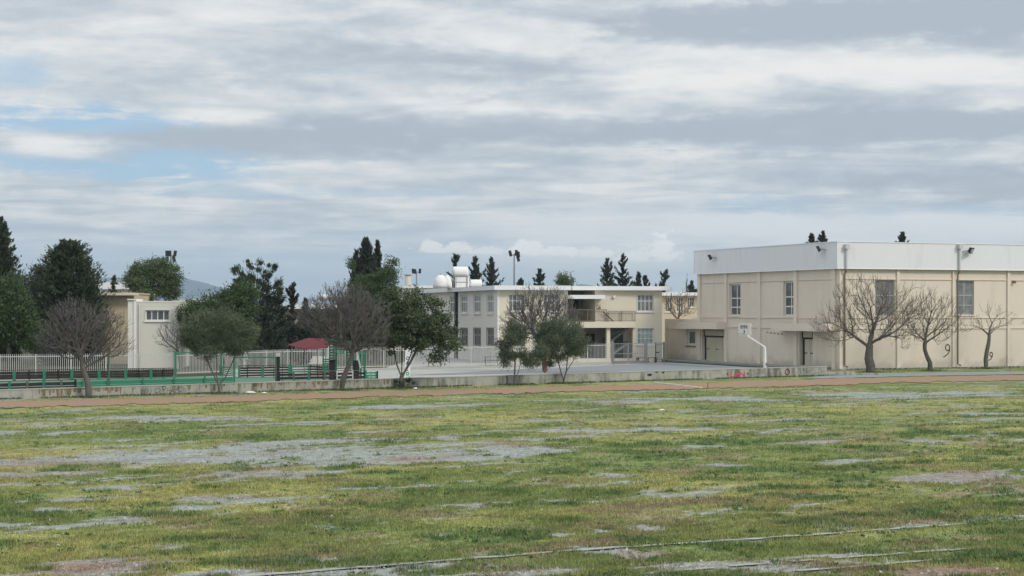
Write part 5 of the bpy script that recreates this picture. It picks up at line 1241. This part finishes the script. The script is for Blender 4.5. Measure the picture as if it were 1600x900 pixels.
def leaf_mesh(C, A, l, w, rnd, jitter=.6):
    """n rhombic leaves: centres C, preferred axes A"""
    nL = len(C); a = A + rnd.normal(0, jitter, (nL, 3)); a /= np.linalg.norm(a, axis=1)[:, None]
    b = np.cross(a, rnd.normal(size=(nL, 3))); b /= np.maximum(1e-6, np.linalg.norm(b, axis=1))[:, None]
    l = l * rnd.uniform(.6, 1.3, nL)[:, None]; w = w * rnd.uniform(.6, 1.3, nL)[:, None]
    V = np.stack([C - a * l, C + b * w, C + a * l, C - b * w], 1).reshape(-1, 3)
    return V, np.arange(nL * 4).reshape(-1, 4)
def leafy_tree(name, label, trunk, blobs, Y, nclump, per, spread, l, w, lm, seed=1, bm='bark_g', rt=.12, tip=.012, D=.25, depth=.9, axis=(0, 0, .3), shell=.8, flat=.8, extra=0, cat='tree', ntint=.5, jitter=.9):
    rnd = np.random.RandomState(seed); k = Y / F
    stems = trunk if isinstance(trunk[0], list) else [trunk]
    nodes = []; par = []
    for st in stems:
        tp = [((px - 800) * k, Y + (dy[0] if dy else 0), zat(py, Y)) for px, py, *dy in st]
        if nodes and st is not stems[0]:
            nodes_start = 1; base = 0
        else:
            tp[0] = (tp[0][0], tp[0][1], -.1); nodes.append(np.array(tp[0])); par.append(-1); base = 0
        prev = base; a = nodes[base]
        if st is not stems[0]:
            dd = [np.linalg.norm(np.array(tp[0]) - q_) for q_ in nodes]; prev = int(np.argmin(dd)); a = nodes[prev]
        for b in tp[1:]:
            b = np.array(b); m = max(1, int(np.linalg.norm(b - a) / D))
            for i in range(1, m + 1): nodes.append(a + (b - a) * i / m); par.append(prev); prev = len(nodes) - 1
            a = b
    area = sum(b[2] * b[3] for b in blobs); C = []
    for px, py, rx, ry in blobs:
        C.append(ell_pts(rnd, max(3, int(nclump * rx * ry / area)), ((px - 800) * k, Y, zat(py, Y)), (rx * k * .94, min(rx, ry * 1.4) * k * depth, ry * k * .94), shell))
    C = np.concatenate(C)
    sub = C[rnd.choice(len(C), min(len(C), 260), replace=False)]
    nd, pr = colonize(nodes, par, sub, D, 6.0, .4, 70, (0, 0, .03), .1, seed)
    th, tn, rad = skeleton_mesh(nd, pr, tip, rmax=rt)
    if 'olive' in lm:                                    # long whippy shoots that break the outline
        ctr0 = C.mean(0); pick = C[rnd.choice(len(C), len(C) // 2)]
        dv = pick - ctr0; dv /= np.maximum(.1, np.linalg.norm(dv, axis=1))[:, None]; dv = dv * .8 + rnd.normal(0, .3, dv.shape) + np.array([0, 0, .6])
        C = np.concatenate([C] + [pick + dv * t for t in (.22, .42)])
    o = thing(name, label, cat, (nodes[0][0], nodes[0][1], 0))
    b0 = len(th.V); th.V += tn.V; th.F += [tuple(i + b0 for i in f) for f in tn.F]
    th.out('trunk', M[bm], o, smooth=True)
    nl = len(C) * per; ci = np.repeat(np.arange(len(C)), per)
    sz = rnd.uniform(.6, 1.35, len(C))[ci][:, None]
    off_ = rnd.normal(0, 1, (nl, 3)); off_ *= spread * sz * np.array([1, 1, flat])
    Pn = C[ci] + off_; ctr = C.mean(0); ax_ = Pn - ctr; ax_ /= np.maximum(.1, np.linalg.norm(ax_, axis=1))[:, None]; ax_ += np.array(axis)
    Pn[:, 2] = np.maximum(Pn[:, 2], .15)
    V, Fq = leaf_mesh(Pn, ax_, l, w, rnd, jitter)
    tint = np.clip(rnd.rand(len(C))[ci] * ntint + rnd.rand(nl) * (1 - ntint), 0, 1)
    build('crown', V, Fq, M[lm], o, attrs={'tint': np.repeat(tint, 4)})
    return o
def conifer(name, label, px, Y, ytop, ybase, wpx, lm='l_black', seed=1, kind='cone', nb=90, bl=26, irr=.35, up=.35, l=.26, w=.07, bare=.1, lean=0.0, cat='tree', tipb=.55):
    """trunk with whorls of needle-clad branches; wpx: widest half-width in photo pixels"""
    rnd = np.random.RandomState(seed); k = Y / F; x0 = (px - 800) * k; zt = zat(ytop, Y); zb = max(0, zat(ybase, Y)); H = zt
    o = thing(name, label, cat, (x0, Y, 0)); q = MB()
    tr = [(x0 + lean * k * t ** 2 * 1.0, Y, zt * t) for t in np.linspace(0, 1, 10)]
    q.tube(tr, [max(.03, .028 * H * (1 - t * .93)) for t in np.linspace(0, 1, 10)], 7)
    Cs = []; As = []
    for i in range(nb):
        t = (i + rnd.rand()) / nb                    # 0 base of crown .. 1 top
        z = zb + (zt - zb) * (bare * 0 + t)
        if kind == 'cone': prof = (1 - t) ** .85 * .95 + .05
        elif kind == 'column': prof = min(1, (1 - t) ** .55 * 1.05) * (.75 + .25 * min(1, t * 5))
        elif kind == 'dome': prof = math.sqrt(max(0, 1 - (t * 1.0) ** 2.6)) * (.86 + .14 * math.sin(t * 3)) + .04
        else: prof = (1 - t) ** .6 * (.5 + .5 * math.sin(t * 17 + seed)) + .12
        R = wpx * k * prof * (1 + irr * rnd.normal() * .8); R = max(.1, R)
        a = rnd.rand() * 2 * math.pi; u_ = np.array([math.cos(a), math.sin(a), 0]); xb = x0 + lean * k * (z / zt) ** 2
        p0_ = np.array([xb, Y, z - up * R * .5]); pts = []
        rise = up * rnd.uniform(.5, 1.5)
        for s_ in np.linspace(.0, 1, 4): pts.append(p0_ + u_ * R * s_ + np.array([0, 0, R * rise * (s_ ** 1.6) + .05 * rnd.normal()]))
        if R > .35: q.tube(pts, [.05, .035, .025, .012], 3, cap=False)
        m = int(bl * (.45 + .8 * min(1.5, R / (wpx * k))))
        s_ = rnd.uniform(.12 if kind != 'dome' else .3, 1.02, m); ix = s_ * 3; ii = np.minimum(2, ix.astype(int)); fr = (ix - ii)[:, None]; pa = np.array(pts)
        pp = pa[ii] * (1 - fr) + pa[ii + 1] * fr; dv = pa[ii + 1] - pa[ii]; dv /= np.maximum(1e-6, np.linalg.norm(dv, axis=1))[:, None]
        spd = (.03 + .085 * R * (1 - s_ * tipb))[:, None]
        Cs.append(pp + rnd.normal(0, 1, (m, 3)) * spd); As.append(dv + np.array([0, 0, .35]))
    C = np.concatenate(Cs); A = np.concatenate(As)
    q.out('trunk', M['bark'], o)
    V, Fq = leaf_mesh(C, A, l, w, rnd, .45)
    build('crown', V, Fq, M[lm], o, attrs={'tint': np.repeat(np.clip(rnd.rand(len(C)) * .7 + .3 * rnd.rand(), 0, 1), 4)})
    return o

# --- bare trees in the front row
bare_tree('bare_tree', 'leafless spreading tree leaning left with a dense grey twig crown at far left', [(139, 617), (138, 600, 0), (132, 582), (128, 566)],
          [(118, 520, 58, 44), (85, 530, 34, 28), (160, 515, 42, 34), (178, 545, 30, 18), (118, 492, 38, 24)], 1900, 99.2, .0085, .17, .17, 'bark_g', 'twig', 1.5, 3, dk=.21, tl=.42)
bare_tree('bare_tree', 'leafless tree with a dense purplish crown before the green pallet hut', [(533, 606), (537, 590), (545, 570), (551, 552)],
          [(538, 502, 62, 46), (505, 495, 46, 30), (580, 500, 34, 36), (540, 470, 46, 24), (565, 538, 40, 16), (482, 500, 30, 20), (600, 515, 14, 20)], 2700, 108.4, .0088, .17, .15, 'bark', 'twig', 1.7, 5, dk=.20, tl=.42)
bare_tree('bare_tree', 'leafless vase shaped tree in front of the school between the olive trees', [(852, 583), (850, 566), (846, 550), (842, 540)],
          [(845, 500, 56, 36), (808, 508, 28, 24), (884, 505, 28, 32), (845, 472, 46, 22), (798, 520, 18, 12), (865, 480, 34, 26), (822, 485, 30, 26)], 2100, 141, .0105, .2, .18, 'bark', 'twig', 1.5, 8, dk=.22, tl=.5, trop=(0, 0, .03))
bare_tree('bare_tree', 'largest leafless tree with a thick trunk before the corner of the sports hall', [(1360, 582), (1360, 572), (1357, 560), (1358, 549)],
          [(1358, 490, 72, 50), (1310, 515, 44, 28), (1405, 495, 46, 38), (1350, 460, 50, 26), (1290, 520, 22, 16), (1430, 470, 26, 24), (1415, 530, 36, 14)], 1150, 139.5, .0095, .24, .34, 'bark', 'twig_b', 1.2, 10, dk=.36, di=3.2, tl=.8, inert=1.0, jit=.05, trop=(0, 0, .08))
bare_tree('bare_tree', 'leafless tree with a crooked forked trunk, the middle one of three by the hall', [(1453, 579), (1453, 567), (1448, 556), (1445, 547)],
          [(1455, 505, 46, 36), (1430, 500, 30, 28), (1480, 500, 30, 26), (1460, 475, 30, 20), (1497, 515, 16, 10)], 620, 143.5, .009, .24, .20, 'bark', 'twig_b', 1.1, 12, dk=.32, di=3.2, tl=.7, inert=1.0, jit=.05, trop=(0, 0, .08))
bare_tree('bare_tree', 'smallest pollarded leafless tree, rightmost of the three by the hall', [(1541, 576), (1540, 562), (1542, 548), (1544, 539)],
          [(1545, 505, 36, 22), (1570, 500, 20, 16), (1520, 510, 18, 14), (1558, 490, 12, 10)], 260, 148, .010, .26, .17, 'bark_g', 'twig_b', .6, 14, dk=.5, di=3.6, tl=.7, trop=(0, 0, .05), jit=.05, inert=1.2)
bare_tree('bare_tree', 'leafless tree at the right edge with only branch tips showing', [(1632, 574), (1632, 545)], [(1630, 505, 38, 24)], 110, 150, .011, .3, .15, 'bark_g', 'twig_b', .6, 15, dk=.5, di=4.5)
bare_tree('bare_tree', 'leafless thicket shrub before the off white block left of the olive', [(283, 580), (281, 560), (278, 550)], [(268, 528, 26, 24), (285, 520, 20, 24)], 480, 140, .010, .22, .12, 'bark', 'twig', 1.2, 17, dk=.28, up=.3)
bare_tree('bare_tree', 'bare reddish shrub tree between the school and the sports hall', [(1062, 560), (1060, 530), (1060, 500)], [(1062, 478, 26, 22), (1048, 470, 16, 16), (1076, 475, 14, 20)], 520, 196, .017, .32, .15, 'twig_r', 'twig_r', 1.0, 19, dk=.4, up=.9)
bare_tree('bare_tree', 'thin upright leafless tree over the gap beside the hall', [(1072, 560), (1072, 480), (1073, 455)], [(1073, 445, 5, 22)], 60, 230, .018, .4, .12, 'bark', 'twig', .6, 20, dk=.5, up=1.2)
bare_tree('bare_tree', 'pale leafless tree top rising behind the purplish crown', [(533, 560), (532, 500), (530, 470)], [(530, 460, 22, 18)], 220, 150, .009, .25, .12, 'bark_g', 'twig', 1.0, 21, dk=.35)
# --- olives and broadleaf in the front row
leafy_tree('olive_tree', 'round grey green olive tree with several thin stems behind the low wall graffiti', [[(343, 612), (342, 603), (336, 590), (322, 560)], [(343, 603), (348, 590), (350, 565)], [(343, 605), (352, 590), (366, 560)], [(343, 600), (338, 585), (338, 560)]],
           [(342, 528, 55, 31), (310, 535, 26, 22), (372, 530, 28, 24), (345, 507, 34, 16), (325, 515, 26, 16)], 103.9, 300, 70, .17, .085, .014, 'l_olive', 31, axis=(0, 0, .9), rt=.10, jitter=.6)
leafy_tree('broadleaf_tree', 'large dark green broadleaf tree with many forked stems in front of the white sign', [[(628, 602), (627, 588), (620, 570), (616, 548)], [(628, 592), (628, 570), (628, 548)], [(629, 590), (640, 568), (652, 545)], [(628, 588), (636, 572), (643, 550)]],
           [(640, 500, 52, 42), (612, 520, 36, 34), (672, 500, 36, 36), (632, 468, 48, 20), (700, 540, 24, 22), (675, 560, 16, 10), (600, 480, 18, 26), (655, 530, 36, 20), (690, 520, 24, 24)], 110.9, 250, 95, .21, .085, .045, 'l_broad', 33, rt=.17, jitter=1.1, shell=.9, ntint=.35)
leafy_tree('olive_tree', 'small ragged olive tree, left of the pair before the school', [[(803, 598), (804, 585), (805, 565)], [(803, 592), (810, 582), (812, 572)]],
           [(806, 540, 22, 24), (795, 550, 14, 18), (828, 562, 18, 12), (790, 560, 9, 10), (835, 555, 12, 12), (808, 520, 14, 10)], 115.6, 150, 70, .15, .065, .02, 'l_olive', 35, axis=(0, 0, .5), rt=.07, tip=.009)
leafy_tree('olive_tree', 'larger olive tree on two splayed stems, right of the pair before the school', [[(883, 597), (876, 580), (870, 555)], [(882, 596), (885, 580), (887, 555)], [(885, 582), (895, 565), (900, 555)]],
           [(878, 538, 36, 26), (856, 545, 18, 20), (900, 540, 17, 20), (880, 522, 28, 16), (858, 565, 8, 8), (850, 530, 12, 16)], 118.0, 250, 80, .17, .065, .017, 'l_olive', 36, axis=(0, 0, .8), rt=.08)
# small sprouts at the broadleaf foot
leafy_tree('shrub', 'low dark sprouts around the foot of the broadleaf tree', [(633, 603), (633, 598)], [(640, 597, 9, 6), (622, 598, 7, 5)], 110.6, 22, 40, .08, .06, .02, 'l_bush', 37, rt=.03, cat='shrub')
# --- trees behind the court, left
conifer('conifer_tree', 'tall dark ragged conifer cut by the left edge', 2, 172, 341, 560, 36, 'l_dark', 41, 'column', 420, 44, .30, .55, .24, .07)
leafy_tree('green_tree', 'mid green tree low at the left edge before the tall conifer', [(14, 592), (14, 540)], [(14, 490, 46, 46), (40, 515, 26, 34), (-20, 500, 40, 50), (16, 450, 30, 18)], 150, 330, 80, .34, .12, .05, 'l_mid', 42, bm='bark', rt=.25)
conifer('conifer_tree', 'broad dark conifer with a rounded top behind the left bare tree', 108, 158, 378, 572, 56, 'l_dark', 43, 'dome', 620, 46, .16, .45, .20, .06)
leafy_tree('dark_tree', 'dark rounded tree between the left edge conifer and the broad conifer', [(58, 590), (58, 500)], [(60, 440, 26, 26), (60, 490, 32, 50), (45, 470, 22, 40), (86, 470, 24, 50), (75, 530, 40, 22)], 165, 300, 80, .34, .15, .05, 'l_bush', 44, bm='bark', rt=.25)
for px, m_, lab in ((38.5, 'bark_g', 'pale slim trunk behind the left fence'), (45, 'bark', 'brown slim trunk beside the pale one behind the left fence')):
    pass
leafy_tree('pine_tree', 'light green round pine behind the off white block', [(236, 560), (236, 470)], [(238, 440, 40, 28), (215, 435, 24, 20), (262, 432, 20, 26), (236, 418, 28, 14), (262, 455, 20, 16), (252, 412, 8, 8)], 200, 300, 80, .30, .14, .045, 'l_pine', 45, rt=.2)
conifer('conifer_tree', 'small slim dark tree on the skyline above the tan building', 178, 185, 431, 470, 8, 'l_dark', 46, 'rag', 40, 20, .4, .3)
leafy_tree('shrub', 'yellowish green bush top peeking over the off white block roof', [(228, 560), (228, 480)], [(228, 463, 14, 12), (222, 470, 14, 10)], 172, 60, 70, .2, .1, .04, 'l_pine', 47, cat='shrub')
leafy_tree('green_tree', 'bushy green tree behind the round olive', [(345, 580), (345, 530)], [(318, 500, 34, 34), (350, 480, 34, 30), (300, 495, 20, 30), (370, 500, 34, 40), (380, 460, 24, 20), (335, 530, 50, 26)], 148, 460, 85, .27, .11, .045, 'l_mid', 48, bm='bark', rt=.2)
leafy_tree('sparse_tree', 'sparse dark tree with spiky shoots on the skyline at centre left', [[(400, 585), (400, 500), (402, 440), (404, 412)], [(400, 500), (385, 450), (370, 425)], [(400, 480), (418, 440), (426, 418)], [(400, 500), (430, 460), (436, 435)]],
           [(372, 428, 8, 16), (388, 418, 6, 12), (404, 414, 5, 10), (424, 420, 8, 9), (418, 432, 9, 10), (436, 438, 6, 12), (395, 445, 30, 14), (425, 460, 22, 14), (400, 470, 34, 18), (380, 445, 16, 16)], 156, 170, 60, .15, .17, .032, 'l_bush', 49, bm='bark', rt=.16, ntint=.6, axis=(0, 0, 1.0), jitter=.5)
for i, (px, yt, yb, wp, Yq, lab, kd) in enumerate(((457, 443, 560, 18, 158, 'ragged blackish tree with upturned branches left of the high roof tank', 'rag'), (436, 456, 565, 24, 154, 'dark scraggy tree right of the sparse tree', 'rag'),
       (478, 468, 565, 20, 160, 'dark scraggy tree just left of the purplish bare crown', 'rag'), (410, 478, 570, 30, 152, 'dark low tree under the sparse skyline tree', 'dome'))):
    conifer('dark_tree', lab, px, Yq, yt, yb, wp, 'l_black', 50 + i, kd, 95, 44, .5, .75, .24, .06)
for i, (px, py, rx, ry, lab) in enumerate(((465, 528, 46, 20, 'dark undergrowth tree left behind the red roof'), (505, 515, 30, 30, 'dark mass of foliage behind the left part of the purplish crown'), (560, 500, 40, 46, 'dark foliage behind the right part of the purplish crown'), (600, 500, 26, 46, 'dark foliage filling the gap behind the broadleaf tree'), (425, 528, 40, 22, 'dark hedge tree behind the fence right of the round olive'))):
    leafy_tree('dark_tree', lab, [(px, 575), (px, py)], [(px, py, rx, ry), (px + rx * .3, py + 8, rx * .7, ry * .8)], 163 + i, 170, 80, .42, .16, .055, 'l_bush', 60 + i, bm='bark', rt=.2)
conifer('cypress_tree', 'tallest pointed cypress of the clump at centre left', 572, 170, 374, 485, 31, 'l_black', 70, 'cone', 330, 44, .16, 1.1, .24, .06)
conifer('cypress_tree', 'slim pointed cypress right of the tallest one', 590, 171, 377, 475, 9, 'l_black', 71, 'column', 150, 34, .15, 1.3, .22, .06)
conifer('cypress_tree', 'shorter pointed cypress left of the tallest one', 556, 171, 393, 485, 11, 'l_black', 72, 'column', 150, 34, .15, 1.2, .22, .06)
leafy_tree('green_tree', 'loose olive green tree wrapped around the cypress clump', [(585, 575), (585, 480)], [(582, 449, 32, 20), (562, 452, 18, 22), (608, 425, 12, 12), (600, 440, 20, 20), (590, 460, 30, 16), (549, 412, 6, 8), (612, 410, 8, 7)], 166, 260, 70, .26, .12, .04, 'l_mid', 73, bm='bark', rt=.2)
# --- conifers on the skyline behind the school and the hall
for i, (px, yt, yb, wp, kd, lab) in enumerate(((712, 399, 460, 17, 'rag', 'ragged dark conifer directly behind the raised roof tank'), (742, 402, 462, 16, 'cone', 'dense dark conifer just right of the raised roof tank'), (768, 403, 470, 15, 'cone', 'feathery narrow conifer left of the tall light mast'),
       (814, 437, 462, 9, 'rag', 'tiny conifer tip right of the tall light mast'), (843, 422, 462, 11, 'rag', 'small dark conifer over the middle of the school roof'), (948, 404, 470, 17, 'cone', 'wide conifer on the skyline left of the tallest one behind the school'), (973, 397, 472, 17, 'cone', 'tallest dark conifer behind the right wing of the school'),
       (997.5, 427, 465, 5, 'column', 'small narrow cypress right of the tallest skyline conifer'), (1008, 432, 465, 8, 'rag', 'low dark conifer tip beside the small cypress'), (1027, 422, 468, 9, 'rag', 'wind bent conifer at the right end of the school roof'), (1081, 440, 470, 9, 'cone', 'dark conifer half hidden by the left end of the hall parapet'))):
    Yq = 238 + 3 * i
    conifer('conifer_tree', lab, px, Yq, yt, yb, wp, 'l_black', 80 + i, kd, 62, 44, .55, .75, .30, .075, lean=(14 if px == 1027 else 0))
leafy_tree('pine_tree', 'small pale green pine tip over the school roof', [(882, 560), (882, 445)], [(882, 434, 11, 7), (876, 440, 9, 6), (890, 441, 8, 6), (884, 452, 16, 8)], 236, 60, 50, .3, .16, .05, 'l_pine', 95, rt=.15)
for i, (px, yt, yb, wp, lab) in enumerate(((1268, 366, 400, 9, 'conifer tip above the parapet left of a larger tip'), (1286, 362, 400, 11, 'larger conifer tip above the parapet near the hall corner'), (1410, 364, 392, 8, 'lone conifer tip above the middle of the hall parapet'))):
    conifer('conifer_tree', lab, px, 220 + i * 4, yt, yb, wp, 'l_black', 100 + i, 'cone', 46, 40, .5, .8, .30, .07)

# ------------------------------------------------------------------ grass: blades that nobody could count
def grass(name, cnt, pyr, seed, hr, wr, weed=0.0, region=None):
    rnd = np.random.RandomState(seed)
    py = rnd.uniform(pyr[0], pyr[1], cnt) ; px = rnd.uniform(-250, 1850, cnt)
    Yg = CH * F / (py - HZ); Yg = Yg * rnd.uniform(.97, 1.03, cnt); Xg = (px - 800) * Yg / F
    c, bare = gcolour(Xg, Yg)
    dens = fbm(Xg * .5, Yg * .6, 61, 4); wd_ = fbm(Xg * .7, Yg * .9, 51, 5)
    pr = (1 - np.clip(bare * 1.3, 0, .97)) * np.clip(.35 + (dens - .35) * 2.2, .08, 1)
    t_wall = -(Xg - WA[0]) * wd[1] + (Yg - WA[1]) * wd[0]
    ok = (rnd.rand(cnt) < pr) & ((t_wall < -.15) | (Xg > 25)) & (Yg < 145)
    lo = np.array([G(*p) for p in tr_lo]); upv = np.array([G(*p) for p in tr_up])
    inside = (Yg > np.interp(Xg, lo[:, 0], lo[:, 1]) + .1) & (Yg < np.interp(Xg, upv[:, 0], upv[:, 1]) - .1)
    ok &= ~(inside & (rnd.rand(cnt) < .985))
    Xg, Yg, c, wd_ = Xg[ok], Yg[ok], c[ok], wd_[ok]; m = len(Xg); nb = 5
    Xb = np.repeat(Xg, nb) + rnd.normal(0, .035, m * nb); Yb = np.repeat(Yg, nb) + rnd.normal(0, .035, m * nb)
    tall = np.repeat(np.clip((wd_ - .53) * 6, 0, 1), nb)
    h = rnd.uniform(*hr, m * nb) * (1 + 1.0 * tall); a = rnd.rand(m * nb) * math.pi * 2; w = rnd.uniform(*wr, m * nb); ln = rnd.uniform(0, .9, m * nb) * h; la = rnd.rand(m * nb) * 6.283
    z0 = -.02
    V = np.stack([np.stack([Xb - np.cos(a) * w, Yb - np.sin(a) * w, np.full_like(Xb, z0)], 1), np.stack([Xb + np.cos(a) * w, Yb + np.sin(a) * w, np.full_like(Xb, z0)], 1),
                  np.stack([Xb + np.cos(la) * ln, Yb + np.sin(la) * ln, h], 1)], 1).reshape(-1, 3)
    cc = np.repeat(c, nb, 0) * rnd.uniform(.65, 1.65, m * nb)[:, None]; cc = cc + (rnd.rand(m * nb) < .12)[:, None] * np.array([[.09, .07, .03]])
    o = build(name, V, np.arange(m * nb * 3).reshape(-1, 3), M['grass'], attrs={'Col': np.repeat(cc, 3, 0)})
    struct(o, 'stuff')
    return o
grass('grass', 300000, (603, 935), 1, (.02, .07), (.006, .014))

def weeds(cnt, seed):
    """low broad-leaved weeds in rosettes"""
    rnd = np.random.RandomState(seed); V = []; C = []
    py = rnd.uniform(640, 930, cnt); px = rnd.uniform(-200, 1800, cnt); Yw = CH * F / (py - HZ); Xw = (px - 800) * Yw / F
    w_ = fbm(Xw * .7, Yw * .9, 51, 5); c, bare = gcolour(Xw, Yw); ok = (rnd.rand(cnt) < np.clip((w_ - .42) * 4, .04, 1)) & (bare < .6)
    for x_, y_ in zip(Xw[ok], Yw[ok]):
        R_ = rnd.uniform(.05, .22); m_ = rnd.randint(10, 26); base = np.array([.055, .10, .036]) * rnd.uniform(.8, 1.8)
        for k in range(m_):
            a = rnd.rand() * 6.283; r0 = rnd.rand() ** .5 * R_; cx__, cy__ = x_ + r0 * math.cos(a), y_ + r0 * math.sin(a)
            d = rnd.normal(0, .5, 3); d[2] = rnd.uniform(.3, 1.2); d /= np.linalg.norm(d); L_ = rnd.uniform(.03, .09); b_ = np.cross(d, rnd.normal(size=3)); b_ /= np.linalg.norm(b_); b_ *= rnd.uniform(.008, .02)
            p = np.array([cx__, cy__, rnd.uniform(0, .05) * (1 - r0 / R_)]); V += [p, p + d * L_ * .5 + b_, p + d * L_, p + d * L_ * .5 - b_]; C += [base * rnd.uniform(.7, 1.4)] * 4
    V = np.array(V); return struct(build('weeds', V, np.arange(len(V)).reshape(-1, 4), M['grass'], attrs={'Col': np.array(C)}), 'stuff')
weeds(5200, 3)
def edge_weeds(seed):
    """dark weeds at wall foot, hall foot, tree feet; also added as contact shade"""
    rnd = np.random.RandomState(seed); pts = []
    for d in np.arange(-22, wl + 3, .035):
        if vnoise(np.array([d * .6]), np.array([1.5]), 4)[0] > .30: p = FW.p(d, rnd.exponential(.16) + .04, 0); pts.append((p[0], p[1]))
    for d in np.arange(.5, LF, .05):
        p = GF.p(d, .42 + rnd.exponential(.22), 0); pts.append((p[0], p[1]))
    for px, Y in ((139, 99.2), (533, 108.4), (343, 103.9), (628, 110.9), (803, 115.6), (883, 118), (1360, 139.5), (1453, 143.5), (1541, 148)):
        x_, y_ = at(px, Y)
        for _ in range(110): a = rnd.rand() * 6.283; r_ = .15 + rnd.exponential(.35); pts.append((x_ + r_ * math.cos(a) * 1.6, y_ - abs(r_ * math.sin(a)) * .9))
    V = []; C = []
    for x_, y_ in pts:
        base = np.array([.055, .085, .032]) * rnd.uniform(.6, 1.9)
        for k in range(5):
            d = rnd.normal(0, .35, 3); d[2] = 1; d /= np.linalg.norm(d); L_ = rnd.uniform(.04, .17); b_ = np.array([rnd.normal(), rnd.normal(), 0]); b_ /= np.linalg.norm(b_); b_ *= rnd.uniform(.007, .02)
            p = np.array([x_ + rnd.normal() * .04, y_ + rnd.normal() * .03, -.01]); V += [p, p + d * L_ * .5 + b_, p + d * L_, p + d * L_ * .5 - b_]; C += [base * rnd.uniform(.7, 1.4)] * 4
    V = np.array(V); return struct(build('weeds', V, np.arange(len(V)).reshape(-1, 4), M['grass'], attrs={'Col': np.array(C)}), 'stuff')
edge_weeds(5)
def pebbles(cnt, seed):
    rnd = np.random.RandomState(seed); py = rnd.uniform(612, 930, cnt); px = rnd.uniform(-150, 1750, cnt); Yw = CH * F / (py - HZ); Xw = (px - 800) * Yw / F
    c, bare = gcolour(Xw, Yw); ok = rnd.rand(cnt) < np.clip(bare, .04, 1); Xw, Yw = Xw[ok], Yw[ok]; V = []; Fq = []; C = []
    for x_, y_ in zip(Xw, Yw):
        r_ = rnd.uniform(.012, .04); b = len(V); col_ = np.array([.33, .32, .29]) * rnd.uniform(.35, 1.5)
        for k in range(4): a = k * 1.57 + rnd.rand(); V.append((x_ + r_ * math.cos(a) * 1.3, y_ + r_ * math.sin(a), -.015))
        V.append((x_ + rnd.normal() * r_ * .2, y_, r_ * rnd.uniform(.5, 1.1))); C += [col_] * 5
        for k in range(4): Fq.append((b + k, b + (k + 1) % 4, b + 4))
    return struct(build('pebbles', np.array(V), np.array(Fq), M['grass'], attrs={'Col': np.array(C)}), 'stuff')
pebbles(9000, 7)

# ------------------------------------------------------------------ air
if True:
    m = bpy.data.materials.new('air'); m.use_nodes = True; nt = m.node_tree; nt.nodes.clear()
    ou = nt.nodes.new('ShaderNodeOutputMaterial'); pv = nt.nodes.new('ShaderNodeVolumePrincipled')
    pv.inputs['Color'].default_value = (0.70, 0.87, 1.0, 1); pv.inputs['Density'].default_value = 0.00011; pv.inputs['Anisotropy'].default_value = 0.2
    nt.links.new(pv.outputs[0], ou.inputs['Volume'])
    q = MB(); q.quadbox([(-10000, -600, -8), (10000, -600, -8), (10000, 12500, -8), (-10000, 12500, -8)], [(-10000, -600, 260), (10000, -600, 260), (10000, 12500, 260), (-10000, 12500, 260)])
    struct(q.out('haze', m), 'stuff')
